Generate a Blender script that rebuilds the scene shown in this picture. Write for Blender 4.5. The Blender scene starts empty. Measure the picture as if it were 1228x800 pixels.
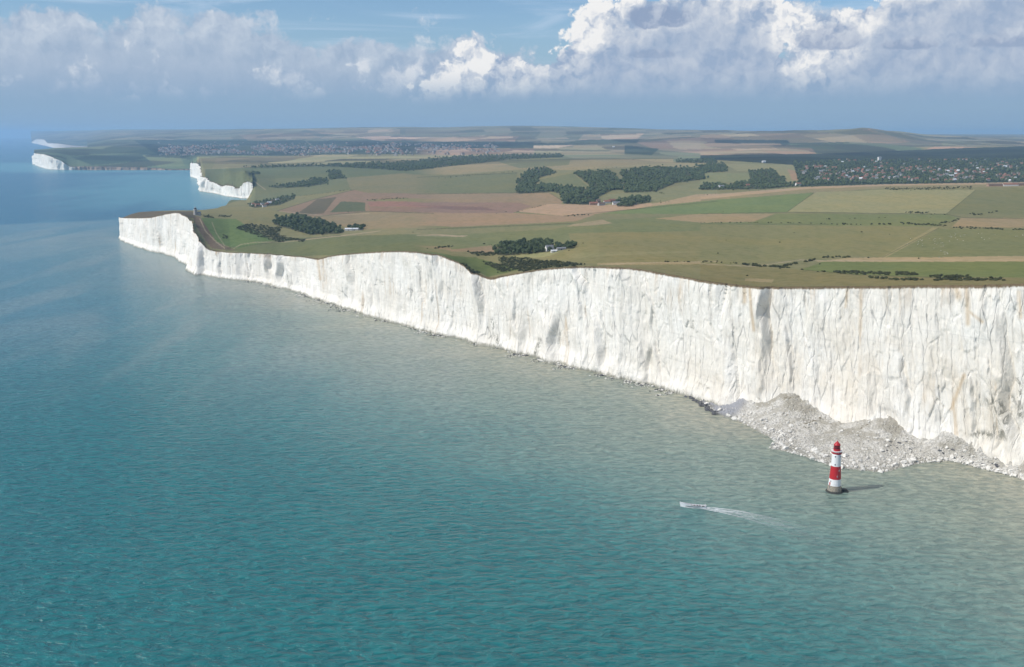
import bpy, bmesh, math, random
import numpy as np
random.seed(7)
RNG = np.random.default_rng(11)
S = bpy.context.scene
COL = S.collection
RAD = math.radians

# ------------------------------------------------------------------ camera model
F = 1228.0; CX, CY = 614.0, 400.0; HROW = 160.0; H = 290.0
PITCH = math.atan((CY - HROW) / F)
cp, sp = math.cos(PITCH), math.sin(PITCH)

def g_of(y):                      # dz/dy of the view ray through picture row y
    v = (CY - np.asarray(y, float)) / F
    return (-sp + cp * v) / (cp + sp * v)
def m_of(x, y):                   # dx/dy of the view ray
    v = (CY - np.asarray(y, float)) / F
    return (np.asarray(x, float) - CX) / F / (cp + sp * v)
def on_z(x, y, z=0.0):            # point at height z
    Y = (z - H) / g_of(y)
    return np.stack([m_of(x, y) * Y, Y, np.zeros_like(Y) + z], -1)
def on_Y(x, y, Y):
    return np.stack([m_of(x, y) * Y, Y + 0 * m_of(x, y), H + g_of(y) * Y], -1)
def to_px(P):
    P = np.asarray(P, float)
    dx, dy, dz = P[..., 0], P[..., 1], P[..., 2] - H
    d = dy * cp - dz * sp
    v = (dy * sp + dz * cp) / d
    return CX + F * dx / d, CY - F * v

# ------------------------------------------------------------------ noise
def _hash(ix, iy, s):
    h = (ix.astype(np.int64) * 374761393 + iy.astype(np.int64) * 668265263 + s * 974634123) & 0xffffffff
    h = ((h ^ (h >> 13)) * 1274126177) & 0xffffffff
    h = h ^ (h >> 16)
    return (h & 0xffff) / 65535.0
def vnoise(x, y, s=0):
    x = np.asarray(x, float); y = np.asarray(y, float) + 0 * x; x = x + 0 * y
    ix = np.floor(x); iy = np.floor(y); fx = x - ix; fy = y - iy
    u = fx * fx * fx * (fx * (fx * 6 - 15) + 10); w = fy * fy * fy * (fy * (fy * 6 - 15) + 10)
    def gr(ax, ay):
        a = _hash(ix + ax, iy + ay, s) * 2 * math.pi
        return np.cos(a) * (fx - ax) + np.sin(a) * (fy - ay)
    return ((gr(0, 0) * (1 - u) + gr(1, 0) * u) * (1 - w) + (gr(0, 1) * (1 - u) + gr(1, 1) * u) * w) * 1.45
def fbm(x, y, o=4, s=0, gain=.5):
    t = 0; a = 1; n = 0
    for k in range(o):
        t = t + a * vnoise(np.asarray(x) * 2 ** k + 7.3 * k, np.asarray(y) * 2 ** k - 3.1 * k, s + k); n += a; a *= gain
    return t / n
def ridged(x, y, o=3, s=0):
    t = 0; a = 1; n = 0
    for k in range(o):
        t = t + a * (1 - 2 * np.abs(vnoise(np.asarray(x) * 2 ** k + 5.7 * k, np.asarray(y) * 2 ** k, s + k))); n += a; a *= .5
    return t / n
def sstep(a, b, x):
    t = np.clip((x - a) / (b - a), 0, 1); return t * t * (3 - 2 * t)
def pchip(xs, ys):
    xs = np.asarray(xs, float); ys = np.asarray(ys, float); h = np.diff(xs); d = np.diff(ys) / h
    m = np.zeros_like(xs)
    for i in range(1, len(xs) - 1):
        if d[i - 1] * d[i] > 0:
            w1, w2 = 2 * h[i] + h[i - 1], h[i] + 2 * h[i - 1]
            m[i] = (w1 + w2) / (w1 / d[i - 1] + w2 / d[i])
    m[0], m[-1] = d[0], d[-1]
    def f(x):
        x = np.clip(x, xs[0], xs[-1]); i = np.clip(np.searchsorted(xs, x) - 1, 0, len(h) - 1)
        t = (x - xs[i]) / h[i]
        return ((1 + 2 * t) * (1 - t) ** 2 * ys[i] + t * (1 - t) ** 2 * h[i] * m[i] + t * t * (3 - 2 * t) * ys[i + 1] + t * t * (t - 1) * h[i] * m[i + 1])
    return f

def lin(c):
    c = np.asarray(c, float) / 255
    return np.where(c <= .04045, c / 12.92, ((c + .055) / 1.055) ** 2.4)

# ------------------------------------------------------------------ object helpers
def new_mesh(name, verts, faces, mats=(), parent=None, smooth=False, mi=None):
    me = bpy.data.meshes.new(name)
    me.from_pydata([tuple(v) for v in verts], [], [tuple(f) for f in faces])
    for m in mats: me.materials.append(m)
    if mi is not None: me.polygons.foreach_set('material_index', mi)
    if smooth: me.polygons.foreach_set('use_smooth', [True] * len(me.polygons))
    me.update()
    o = bpy.data.objects.new(name, me); COL.objects.link(o); o.parent = parent
    return o
def np_mesh(name, V, Q, mats=(), smooth=True, mi=None):
    """V (n,3); Q (k,4) or (k,3) index arrays"""
    me = bpy.data.meshes.new(name); k, n = Q.shape
    me.vertices.add(len(V)); me.vertices.foreach_set('co', V.astype(np.float32).ravel())
    me.loops.add(k * n); me.loops.foreach_set('vertex_index', Q.astype(np.int32).ravel())
    me.polygons.add(k); me.polygons.foreach_set('loop_start', np.arange(0, k * n, n, dtype=np.int32))
    me.polygons.foreach_set('loop_total', np.full(k, n, np.int32))
    if mi is not None: me.polygons.foreach_set('material_index', mi.astype(np.int32))
    me.polygons.foreach_set('use_smooth', np.full(k, smooth))
    for m in mats: me.materials.append(m)
    me.update(calc_edges=True); me.validate()
    o = bpy.data.objects.new(name, me); COL.objects.link(o)
    return o
def grid_quads(nr, nc):
    i = np.arange(nr - 1)[:, None] * nc + np.arange(nc - 1)[None, :]
    return np.stack([i, i + 1, i + nc + 1, i + nc], -1).reshape(-1, 4)
def vattr(o, name, A):
    A = np.asarray(A, np.float32)
    if A.ndim == 1:
        a = o.data.attributes.new(name, 'FLOAT', 'POINT'); a.data.foreach_set('value', A)
    else:
        a = o.data.attributes.new(name, 'FLOAT_COLOR', 'POINT')
        a.data.foreach_set('color', np.concatenate([A, np.ones((len(A), 1), np.float32)], 1).ravel())
def tag(o, label=None, cat=None, group=None, kind=None):
    if label: o['label'] = label
    if cat: o['category'] = cat
    if group: o['group'] = group
    if kind: o['kind'] = kind
    return o
def empty(name, loc, rz=0.0):
    o = bpy.data.objects.new(name, None); COL.objects.link(o); o.location = loc; o.rotation_euler = (0, 0, rz)
    o.empty_display_size = 1; return o
def dup(o, loc, rz=0.0, sc=None, parent=None):
    c = o.copy(); COL.objects.link(c); c.parent = parent
    if parent is None:
        c.location = loc; c.rotation_euler = (0, 0, rz)
        if sc is not None: c.scale = sc if hasattr(sc, '__len__') else (sc, sc, sc)
    for ch in list(o.children): dup(ch, None, parent=c)
    return c

# ------------------------------------------------------------------ materials
class NT:
    def __init__(s, name):
        s.m = bpy.data.materials.new(name); s.m.use_nodes = True; s.t = s.m.node_tree; s.t.nodes.clear()
        s.out = s.n('ShaderNodeOutputMaterial')
    def n(s, typ, ins=None, **kw):
        nd = s.t.nodes.new(typ)
        for k, v in kw.items(): setattr(nd, k, v)
        for k, v in (ins or {}).items(): s.set(nd.inputs[k], v)
        return nd
    def set(s, sock, v):
        if hasattr(v, 'node'): s.t.links.new(v, sock)
        elif isinstance(v, bpy.types.Node): s.t.links.new(v.outputs[0], sock)
        else:
            if hasattr(sock.default_value, '__len__') and hasattr(v, '__len__') and len(sock.default_value) == 4 and len(v) == 3: v = (*v, 1)
            sock.default_value = v
    def math(s, op, a, b=0.0, c=0.0, clamp=False):
        nd = s.n('ShaderNodeMath', operation=op, use_clamp=clamp)
        s.set(nd.inputs[0], a); s.set(nd.inputs[1], b); s.set(nd.inputs[2], c); return nd.outputs[0]
    def mix(s, fac, a, b, mode='MIX'):
        nd = s.n('ShaderNodeMix', data_type='RGBA', blend_type=mode)
        s.set(nd.inputs[0], fac); s.set(nd.inputs[6], a); s.set(nd.inputs[7], b); return nd.outputs[2]
    def ramp(s, fac, a, b, lo=0.0, hi=1.0):
        nd = s.n('ShaderNodeMapRange', interpolation_type='SMOOTHSTEP')
        s.set(nd.inputs[0], fac); s.set(nd.inputs[1], a); s.set(nd.inputs[2], b); s.set(nd.inputs[3], lo); s.set(nd.inputs[4], hi); return nd.outputs[0]
    def noise(s, vec, scale, detail=4, rough=.55, dist=0.0, dim='3D'):
        nd = s.n('ShaderNodeTexNoise', noise_dimensions=dim)
        if vec is not None: s.set(nd.inputs['Vector'], vec)
        s.set(nd.inputs['Scale'], scale); s.set(nd.inputs['Detail'], detail); s.set(nd.inputs['Roughness'], rough); s.set(nd.inputs['Distortion'], dist)
        return nd.outputs[0]
    def mapping(s, vec, loc=(0, 0, 0), rot=(0, 0, 0), sc=(1, 1, 1)):
        nd = s.n('ShaderNodeMapping'); s.set(nd.inputs[0], vec); s.set(nd.inputs[1], loc); s.set(nd.inputs[2], rot); s.set(nd.inputs[3], sc); return nd.outputs[0]
    def bsdf(s, **ins):
        b = s.n('ShaderNodeBsdfPrincipled')
        for k, v in ins.items(): s.set(b.inputs[k.replace('_', ' ')], v)
        s.t.links.new(b.outputs[0], s.out.inputs[0]); return b
    def attr(s, name, out='Fac'):
        nd = s.n('ShaderNodeAttribute'); nd.attribute_name = name; return nd.outputs[out]
    def bump(s, h, dist=1.0, strength=1.0, normal=None):
        b = s.n('ShaderNodeBump'); s.set(b.inputs['Height'], h); s.set(b.inputs['Distance'], dist); s.set(b.inputs['Strength'], strength)
        if normal is not None: s.set(b.inputs['Normal'], normal)
        return b.outputs[0]

def simple(name, rgb, rough=.6, var=.25, scale=1.0, coord='Object', metallic=0.0, bump=0.0):
    t = NT(name); tc = t.n('ShaderNodeTexCoord')
    n = t.noise(tc.outputs[coord], scale, 4, .6)
    c = np.asarray(rgb, float)
    col = t.mix(t.ramp(n, .3, .7), tuple(c * (1 - var)), tuple(np.minimum(c * (1 + var), .9)))
    b = t.bsdf(Base_Color=col, Roughness=rough, Metallic=metallic)
    if bump: t.set(b.inputs['Normal'], t.bump(n, bump))
    return t.m

def mat_chalk():
    t = NT('chalk'); uv = t.n('ShaderNodeUVMap').outputs[0]     # u metres along, v metres up
    soil = t.attr('soil'); hgt = t.attr('hfrac')
    pos = t.n('ShaderNodeNewGeometry').outputs['Position']
    big = t.noise(t.mapping(uv, sc=(1 / 60, 1 / 60, 1)), 1, 5, .6)
    streak = t.noise(t.mapping(uv, sc=(1 / 7, 1 / 70, 1)), 1, 6, .65, .6)
    fine = t.noise(t.mapping(uv, sc=(1 / 2.2, 1 / 9, 1)), 1, 5, .7, .3)
    spots = t.noise(t.mapping(uv, sc=(1 / 5, 1 / 9, 1)), 1, 5, .75, .8)
    c = t.mix(t.ramp(big, .35, .65), (.86, .83, .765), (.80, .755, .675))
    c = t.mix(t.math('MULTIPLY', t.ramp(streak, .50, .70), .50), c, (.60, .56, .48))
    c = t.mix(t.math('MULTIPLY', t.ramp(fine, .57, .72), .45), c, (.48, .465, .42))
    # rusty clay stains running down from the lip and broad tawny patches
    st2 = t.noise(t.mapping(uv, loc=(31, 4, 0), sc=(1 / 16, 1 / 150, 1)), 1, 5, .6, .9)
    patch = t.noise(t.mapping(uv, loc=(3, 9, 0), sc=(1 / 110, 1 / 70, 1)), 1, 3, .5)
    rust = t.math('MULTIPLY', t.ramp(st2, .57, .70), t.ramp(patch, .44, .58))
    c = t.mix(t.math('MULTIPLY', rust, .5), c, (.50, .34, .17))
    topst = t.math('MULTIPLY', t.ramp(hgt, .80, 1.0), t.ramp(st2, .50, .66))
    c = t.mix(t.math('MULTIPLY', topst, .45), c, (.47, .33, .19))
    gx = t.n('ShaderNodeSeparateXYZ', {0: pos}).outputs[0]
    tan = t.math('MULTIPLY', t.ramp(t.noise(t.mapping(uv, loc=(11, 5, 0), sc=(1 / 45, 1 / 80, 1)), 1, 5, .6, .5), .42, .62), t.math('MULTIPLY', t.ramp(gx, 120, 330), t.ramp(hgt, .95, .25, .15, 1.0)))
    c = t.mix(t.math('MULTIPLY', tan, .50), c, (.66, .56, .42))
    # dark flinty / algae spots, more toward the foot
    c = t.mix(t.math('MULTIPLY', t.ramp(spots, .63, .72), t.ramp(hgt, .75, .0, .10, .62)), c, (.27, .265, .22))
    ed = t.n('ShaderNodeTexVoronoi', {'Vector': t.mapping(t.n('ShaderNodeVectorMath', {0: uv, 1: t.n('ShaderNodeVectorMath', {0: t.n('ShaderNodeTexNoise', {'Vector': uv, 'Scale': .05, 'Detail': 4.0}).outputs[1], 'Scale': 9.0}, operation='SCALE').outputs[0]}, operation='ADD').outputs[0], sc=(1 / 12, 1 / 62, 1)), 'Scale': 1.0}, feature='DISTANCE_TO_EDGE', voronoi_dimensions='2D').outputs[0]
    crk = t.math('MULTIPLY', t.ramp(ed, .050, .012), t.ramp(t.noise(t.mapping(uv, loc=(5, 17, 0), sc=(1 / 26, 1 / 34, 1)), 1, 4, .6), .50, .62))
    c = t.mix(t.math('MULTIPLY', crk, .55), c, (.37, .365, .335))
    rs = t.math('MULTIPLY', t.attr('rust'), t.ramp(streak, .30, .50)); c = t.mix(t.math('MULTIPLY', rs, .62), c, (.52, .37, .20))
    dk = t.math('MULTIPLY', t.attr('dark'), t.ramp(spots, .46, .56)); c = t.mix(t.math('MULTIPLY', dk, .85), c, (.17, .165, .13))
    # beds of flint: faint near-level lines
    v = t.n('ShaderNodeSeparateXYZ', {0: uv}).outputs[1]
    bed = t.noise(t.mapping(uv, sc=(1 / 240, 1 / 3.2, 1)), 1, 3, .6, .15)
    c = t.mix(t.math('MULTIPLY', t.ramp(bed, .56, .68), .22), c, (.55, .53, .48))
    # tide zone
    wet = t.math('ADD', v, t.math('MULTIPLY', t.math('SUBTRACT', spots, .5), 14))
    c = t.mix(t.ramp(wet, 5, .5, 0, .85), c, (.27, .26, .20))
    # soil lip
    c = t.mix(t.ramp(t.math('ADD', hgt, t.math('MULTIPLY', t.math('SUBTRACT', fine, .5), .03)), .978, .99), c, (.20, .145, .085))
    c = t.mix(soil, c, (.36, .24, .16))
    b = t.bsdf(Base_Color=c, Roughness=.93)
    t.set(b.inputs['Specular IOR Level'], .12)
    rough1 = t.noise(t.mapping(uv, sc=(1 / 4, 1 / 13, 1)), 1, 6, .66, .2)
    t.set(b.inputs['Normal'], t.bump(t.math('ADD', rough1, t.math('MULTIPLY', t.ramp(ed, .05, .0), -.25)), 2.6, .75))
    return t.m

def mat_land():
    t = NT('downland'); pos = t.n('ShaderNodeNewGeometry').outputs['Position']
    c = t.attr('col', 'Color')
    a = t.noise(t.mapping(pos, sc=(1 / 260, 1 / 260, 1 / 260)), 1, 8, .62)
    b_ = t.noise(t.mapping(pos, rot=(0, 0, .5), sc=(1 / 22, 1 / 90, 1 / 40)), 1, 6, .65)
    f = t.noise(t.mapping(pos, sc=(1 / 14, 1 / 14, 1 / 14)), 1, 6, .75)
    c = t.mix(t.math('MULTIPLY', t.ramp(a, .36, .66), .55), c, t.mix(1.0, c, (1.22, 1.08, .90), 'MULTIPLY'))
    c = t.mix(t.math('MULTIPLY', t.ramp(b_, .42, .66), .50), c, t.mix(1.0, c, (.80, .88, .80), 'MULTIPLY'))
    c = t.mix(t.math('MULTIPLY', t.ramp(f, .47, .62), .75), c, t.mix(1.0, c, (.74, .78, .72), 'MULTIPLY'))
    b = t.bsdf(Base_Color=c, Roughness=.95); t.set(b.inputs['Specular IOR Level'], .05)
    t.set(b.inputs['Normal'], t.bump(f, 1.2, .5))
    return t.m

def mat_sea():
    t = NT('sea_water'); pos = t.n('ShaderNodeNewGeometry').outputs['Position']
    x, y = [t.n('ShaderNodeSeparateXYZ', {0: pos}).outputs[k] for k in (0, 1)]
    d = t.attr('coast')                                       # metres to the foot of the cliffs
    warp = t.noise(t.mapping(pos, sc=(1 / 420, 1 / 420, 1)), 1, 5, .55)
    blot = t.noise(t.mapping(pos, rot=(0, 0, .62), sc=(1 / 160, 1 / 700, 1)), 1, 5, .6, .5)
    dd = t.math('ADD', d, t.math('MULTIPLY', t.math('SUBTRACT', warp, .5), 330))
    deep = SEA['deep']; mid = SEA['mid']; silt = SEA['silt']; shore = SEA['shore']
    c = t.mix(t.ramp(dd, 560, 150), deep, mid)
    c = t.mix(t.ramp(dd, 400, 40), c, silt)
    c = t.mix(t.ramp(dd, 120, 0, 0, .75), c, shore)
    # the west is bluer, with a paler milky tongue drifting off the headland
    c = t.mix(t.math('MULTIPLY', t.ramp(y, 900, 2300), t.ramp(dd, 120, 520)), c, SEA['west'])
    c = t.mix(t.math('MULTIPLY', t.ramp(x, -250, -900), t.ramp(y, 800, 1700, 0, .55)), c, SEA['blue'])
    tongue = t.math('MULTIPLY', t.ramp(blot, .45, .62), t.math('MULTIPLY', t.ramp(y, 850, 1400), t.ramp(dd, 900, 200)))
    c = t.mix(t.math('MULTIPLY', tongue, .40), c, SEA['tongue'])
    # clear blue water beyond the silt front that runs out from the headland
    P0, P1 = on_z(0, 269.5), on_z(142, 263.5); dxy = (P1 - P0)[:2]; nrm = np.array([-dxy[1], dxy[0]]) / np.hypot(*dxy)
    if nrm[1] < 0: nrm = -nrm
    q = t.math('ADD', t.math('MULTIPLY', x, float(nrm[0])), t.math('MULTIPLY', y, float(nrm[1])))
    q = t.math('ADD', q, t.math('MULTIPLY', t.math('SUBTRACT', t.noise(t.mapping(pos, sc=(1 / 300, 1 / 300, 1)), 1, 4), .5), 40))
    q0 = float(P0[0] * nrm[0] + P0[1] * nrm[1])
    far = t.ramp(q, q0 - 14, q0 + 14)
    bay = t.mix(t.ramp(t.math('ADD', d, t.math('MULTIPLY', t.math('SUBTRACT', blot, .5), 900)), 250, 900), SEA['bay'], SEA['clear'])
    c = t.mix(far, c, bay)
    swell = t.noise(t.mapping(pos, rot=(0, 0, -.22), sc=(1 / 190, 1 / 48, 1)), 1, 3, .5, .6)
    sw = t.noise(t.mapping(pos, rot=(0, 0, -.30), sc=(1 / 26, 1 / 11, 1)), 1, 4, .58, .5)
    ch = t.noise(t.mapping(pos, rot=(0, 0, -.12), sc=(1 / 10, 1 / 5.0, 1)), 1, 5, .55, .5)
    w2 = t.noise(t.mapping(pos, rot=(0, 0, .75), sc=(1 / 24, 1 / 8, 1)), 1, 3, .5, .4)
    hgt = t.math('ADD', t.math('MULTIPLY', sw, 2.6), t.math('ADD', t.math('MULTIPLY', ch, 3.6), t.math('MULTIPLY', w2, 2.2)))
    # light and shade of the ripples mixed into the colour: crests paler, troughs darker
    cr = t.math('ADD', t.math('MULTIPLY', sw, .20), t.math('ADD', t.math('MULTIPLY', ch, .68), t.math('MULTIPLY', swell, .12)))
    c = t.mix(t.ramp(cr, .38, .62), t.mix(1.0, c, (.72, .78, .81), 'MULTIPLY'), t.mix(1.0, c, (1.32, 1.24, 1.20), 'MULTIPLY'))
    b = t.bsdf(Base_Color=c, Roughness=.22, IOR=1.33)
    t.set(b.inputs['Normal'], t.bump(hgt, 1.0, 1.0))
    return t.m

SEA = dict(deep=(.009, .136, .142), mid=(.060, .205, .198), silt=(.220, .270, .218), shore=(.36, .345, .265),
           west=(.155, .245, .252), blue=(.032, .160, .220), tongue=(.255, .300, .275), clear=(.004, .112, .182), bay=(.065, .240, .285))
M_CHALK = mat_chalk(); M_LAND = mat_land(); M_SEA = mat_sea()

# ------------------------------------------------------------------ the coast: pairs (foot of the cliff, lip of the cliff) in picture points
NEAR = [((143.5, 286), (141.7, 260.5)), ((153, 290.6), (155, 261.5)), ((180, 301), (180, 261)), ((200, 305), (197, 257)), ((212, 309), (214, 254.8)),
        ((222, 315), (225, 260)), ((228, 322), (233, 272)), ((232, 327), (237, 282)), ((238, 329.5), (240, 292)), ((249, 331), (249, 299.5)),
        ((264, 333), (264, 301.7)), ((300, 337), (300, 303.5)), ((345, 346), (341, 306)), ((370, 354), (368, 309)), ((382, 358), (380, 311)), ((400, 364), (396, 307)),
        ((440, 377), (437, 303)), ((480, 388), (476, 301)), ((520, 399), (516, 303.5)), ((548, 405), (545, 312)), ((575, 411), (570, 327)), ((593, 415), (591, 334)), ((612, 420), (609, 330)),
        ((660, 433), (657, 322)), ((700, 442), (699, 319.5)), ((740, 452), (740, 320)), ((780, 461), (780, 324.5)), ((820, 472), (820, 331.5)), ((850, 481), (850, 337)),
        ((881, 491), (885, 342)), ((915, 498), (915, 343.5)), ((945, 504), (945, 344.3)), ((979, 511), (979, 344)), ((1012, 519), (1012, 343.6)), ((1057, 529), (1057, 343.2)),
        ((1087, 536), (1087, 342.6)), ((1140, 548), (1140, 342)), ((1162, 553), (1162, 341.7)), ((1196, 561), (1196, 341)), ((1228, 569), (1228, 340)), ((1300, 592), (1300, 338)), ((1400, 625), (1400, 335)), ((1520, 668), (1520, 333))]
WEST = [((228.7, 211.6), (230.4, 191.8)), ((230.5, 212), (231.6, 195.6)), ((233, 213), (235.5, 195.6)), ((235, 214), (239, 197.2)), ((238, 215), (241.5, 201)), ((240.5, 222), (242.6, 207)), ((241.6, 229.6), (244, 212.4)), ((245.5, 230.2), (248, 213)), ((250, 231), (252, 216.6)),
        ((261, 232.6), (261, 220.5)), ((267, 234), (268, 223.5)), ((269, 234.6), (270, 222.2)), ((279, 236.5), (280, 223.2)), ((283, 237), (283.5, 226)), ((290, 237.8), (290.5, 223.4)), ((293, 238.2), (293.3, 219)), ((296, 238.6), (296, 217.6)), ((303, 239), (303, 220))]
HEAD = [((40.2, 196.6), (40.5, 183.6)), ((50, 200.5), (50, 184.6)), ((60, 203.2), (60, 187)), ((75, 203.8), (74, 193.5)), ((87, 203.8), (86, 200.2)), ((99, 203.8), (99, 199.8)),
        ((140, 203.8), (140, 200.3)), ((185, 203.9), (185, 201.4)), ((205, 204), (205, 203.0)), ((238, 204), (238, 202.6))]
FARC = [((38, 171.6), (38, 170.6)), ((41, 172), (43, 167.4)), ((50, 174), (52, 167)), ((55, 175), (58, 172)), ((65, 177.3), (66, 172)), ((85, 178.3), (84, 174)), ((106, 178.6), (106, 176))]

def coast_cols(pairs, step, setback):
    B = np.array([p[0] for p in pairs], float); T = np.array([p[1] for p in pairs], float)
    seg = np.maximum(np.hypot(*np.diff(B, axis=0).T), np.hypot(*np.diff(T, axis=0).T)); s = np.concatenate([[0], np.cumsum(seg)])
    n = int(s[-1] / step); q = np.linspace(0, s[-1], n)
    bx, by = pchip(s, B[:, 0])(q), pchip(s, B[:, 1])(q); tx, ty = pchip(s, T[:, 0])(q), pchip(s, T[:, 1])(q)
    base = on_z(bx, by, 0.0)
    hh = (H + g_of(ty) * base[:, 1])
    top = on_Y(tx, ty, base[:, 1] + setback * np.clip(hh, 5, 200))
    return base, top

STAINS = [  # rusty runs on the near face: (points down the run, half width) in picture points
 ([(1158, 342), (1160, 362), (1161, 388)], 3.2), ([(1146, 343), (1150, 356)], 4.0), ([(1160, 372), (1178, 386)], 2.2), ([(1156, 450), (1149, 468), (1141, 490)], 2.6), ([(899, 346), (901, 372), (904, 396)], 2.0), ([(893, 344), (893, 362)], 3.0),
 ([(1016, 345), (1014, 368)], 1.8), ([(1222, 350), (1224, 380)], 3.0), ([(560, 318), (571, 327)], 2.0), ([(381, 311), (384, 335)], 1.6),]
DARKS = [([(1190, 480), (1205, 500), (1200, 520)], 9), ([(1222, 455), (1224, 500)], 4), ([(1168, 520), (1190, 522)], 5), ([(1212, 478), (1200, 488)], 6), ([(648, 408), (640, 428)], 3), ([(590, 385), (598, 415)], 3), ([(345, 330), (347, 346)], 1.6)]
def near_lines(px, py, L):
    out = np.zeros(px.shape)
    for pts, wd in L:
        A = np.array(pts, float); dd = np.full(px.shape, 1e9)
        for a, b in zip(A[:-1], A[1:]):
            ab = b - a; tt = np.clip(((px - a[0]) * ab[0] + (py - a[1]) * ab[1]) / (ab @ ab), 0, 1); dd = np.minimum(dd, np.hypot(px - a[0] - tt * ab[0], py - a[1] - tt * ab[1]))
        out = np.maximum(out, np.exp(-(dd / wd) ** 2))
    return out
def make_cliff(name, pairs, step, rows, setback, amp, soilf=None):
    base, top = coast_cols(pairs, step, setback); n = len(base)
    tang = np.gradient(base[:, :2], axis=0)
    k = 9; ker = np.hanning(2 * k + 3)[1:-1]; ker /= ker.sum()
    tang = np.stack([np.convolve(np.pad(tang[:, j], k, mode='edge'), ker, 'valid') for j in (0, 1)], 1)
    tl = np.hypot(*tang.T); nrm = np.stack([tang[:, 1], -tang[:, 0]], 1) / tl[:, None]
    if np.mean(nrm @ np.array([-.8, -.6])) < 0: nrm = -nrm
    u = np.concatenate([[0], np.cumsum(np.hypot(*np.diff(base[:, :2], axis=0).T))])
    v = np.linspace(-.03, 1, rows)[:, None]
    hh = top[:, 2]
    P = base[None] + (top - base)[None] * v[..., None]
    vm = v * hh[None]; U = np.broadcast_to(u, vm.shape)
    wob = 6 * fbm(U / 40, vm / 45, 2, 40)
    d = 11.0 * fbm(U / 95 + 3, vm / 400, 3, 1)                                    # buttresses and bays
    d += 2.2 * ridged((U + wob) / 42, vm / 320 + 2, 2, 11) * (0.55 + .6 * fbm(U / 120, vm / 90, 2, 5))
    # slab faces: each panel of rock stands a little in or out of its neighbours, with a sharp vertical joint between
    for wdt, am, sd_ in ((23.0, 1.7, 301), (9.5, .9, 331), (4.2, .45, 361)):
        q = (U + wob * .8 + (3.5 * fbm(U / 30, vm / 26, 3, sd_ + 3)) * wdt / 12 + .05 * vm) / wdt
        row = np.floor(vm / (wdt * 3.4) + 2.0 * _hash(np.floor(q), np.floor(q) * 0, sd_ + 9) + .25 * fbm(U / 8, vm / 30, 2, sd_ + 5))
        j = np.floor(q); f = q - j
        a0 = _hash(j, row, sd_) - .5; a1 = _hash(j + 1, row, sd_) - .5; tl_ = (_hash(j, row, sd_ + 1) - .5) * 1.2
        d += am * (a0 + tl_ * (f - .5) + (a1 - a0) * sstep(.90, 1.0, f))
    d += .6 * fbm(U / 7.0, vm / 40, 4, 31, .55)
    d += .25 * fbm(U / 2.4, vm / 6.0, 2, 61)
    # leaning buttresses: each swells slowly along the coast and ends in a short face turned from the sun
    for wdt, am, sd_, lean in ((74.0, 17.0, 421, .28), (31.0, 5.5, 441, .16), (12.0, 1.9, 461, .08)):
        q = (U + lean * vm * (1 + fbm(U / 150, vm * 0, 2, sd_)) + wdt * .55 * fbm(U / (wdt * 1.8), vm / (wdt * 1.6), 3, sd_ + 2)) / wdt; f = q - np.floor(q); jj = np.floor(q)
        k_ = (.15 + .85 * _hash(jj, jj * 0, sd_ + 7) ** 1.5) * sstep(-.25, .25, fbm(U / (wdt * 1.3), vm / (wdt * 1.5), 2, sd_ + 4))
        d += am * k_ * np.where(f < .86, f / .86, 1 - sstep(.86, 1.0, f)) - am * k_ * .4
    foot = sstep(.20, .0, v)
    d = d * amp * (1 - .25 * foot) + (3.5 * foot * (1 + fbm(U / 18, vm / 20, 3, 51)) + 1.5 * foot) * min(1, amp + .2)
    lip = sstep(.93, 1.0, v); d = d * (1 - .2 * lip)
    P[..., :2] += nrm[None] * d[..., None]
    zl = P[..., 2]; zl += min(amp, 1.2) * 2.2 * fbm(U / 8, U * 0, 4, 91, .6) * (v > .985)
    o = np_mesh(name, P.reshape(-1, 3), grid_quads(rows, n), [M_CHALK])
    uvl = o.data.uv_layers.new(name='UVMap'); li = np.zeros(len(o.data.loops), np.int32); o.data.loops.foreach_get('vertex_index', li)
    UV = np.stack([U, vm], -1).reshape(-1, 2)[li].astype(np.float32); uvl.data.foreach_set('uv', UV.ravel())
    vattr(o, 'hfrac', np.broadcast_to(v, vm.shape).ravel())
    so = np.zeros(n) if soilf is None else soilf(to_px(base)[0]); vattr(o, 'soil', np.broadcast_to(so, vm.shape).ravel())
    qx, qy = to_px(P); vattr(o, 'rust', near_lines(qx, qy, STAINS).ravel()); vattr(o, 'dark', near_lines(qx, qy, DARKS).ravel())
    tag(o, kind='structure')
    return base, P[-1].copy(), nrm

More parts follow.
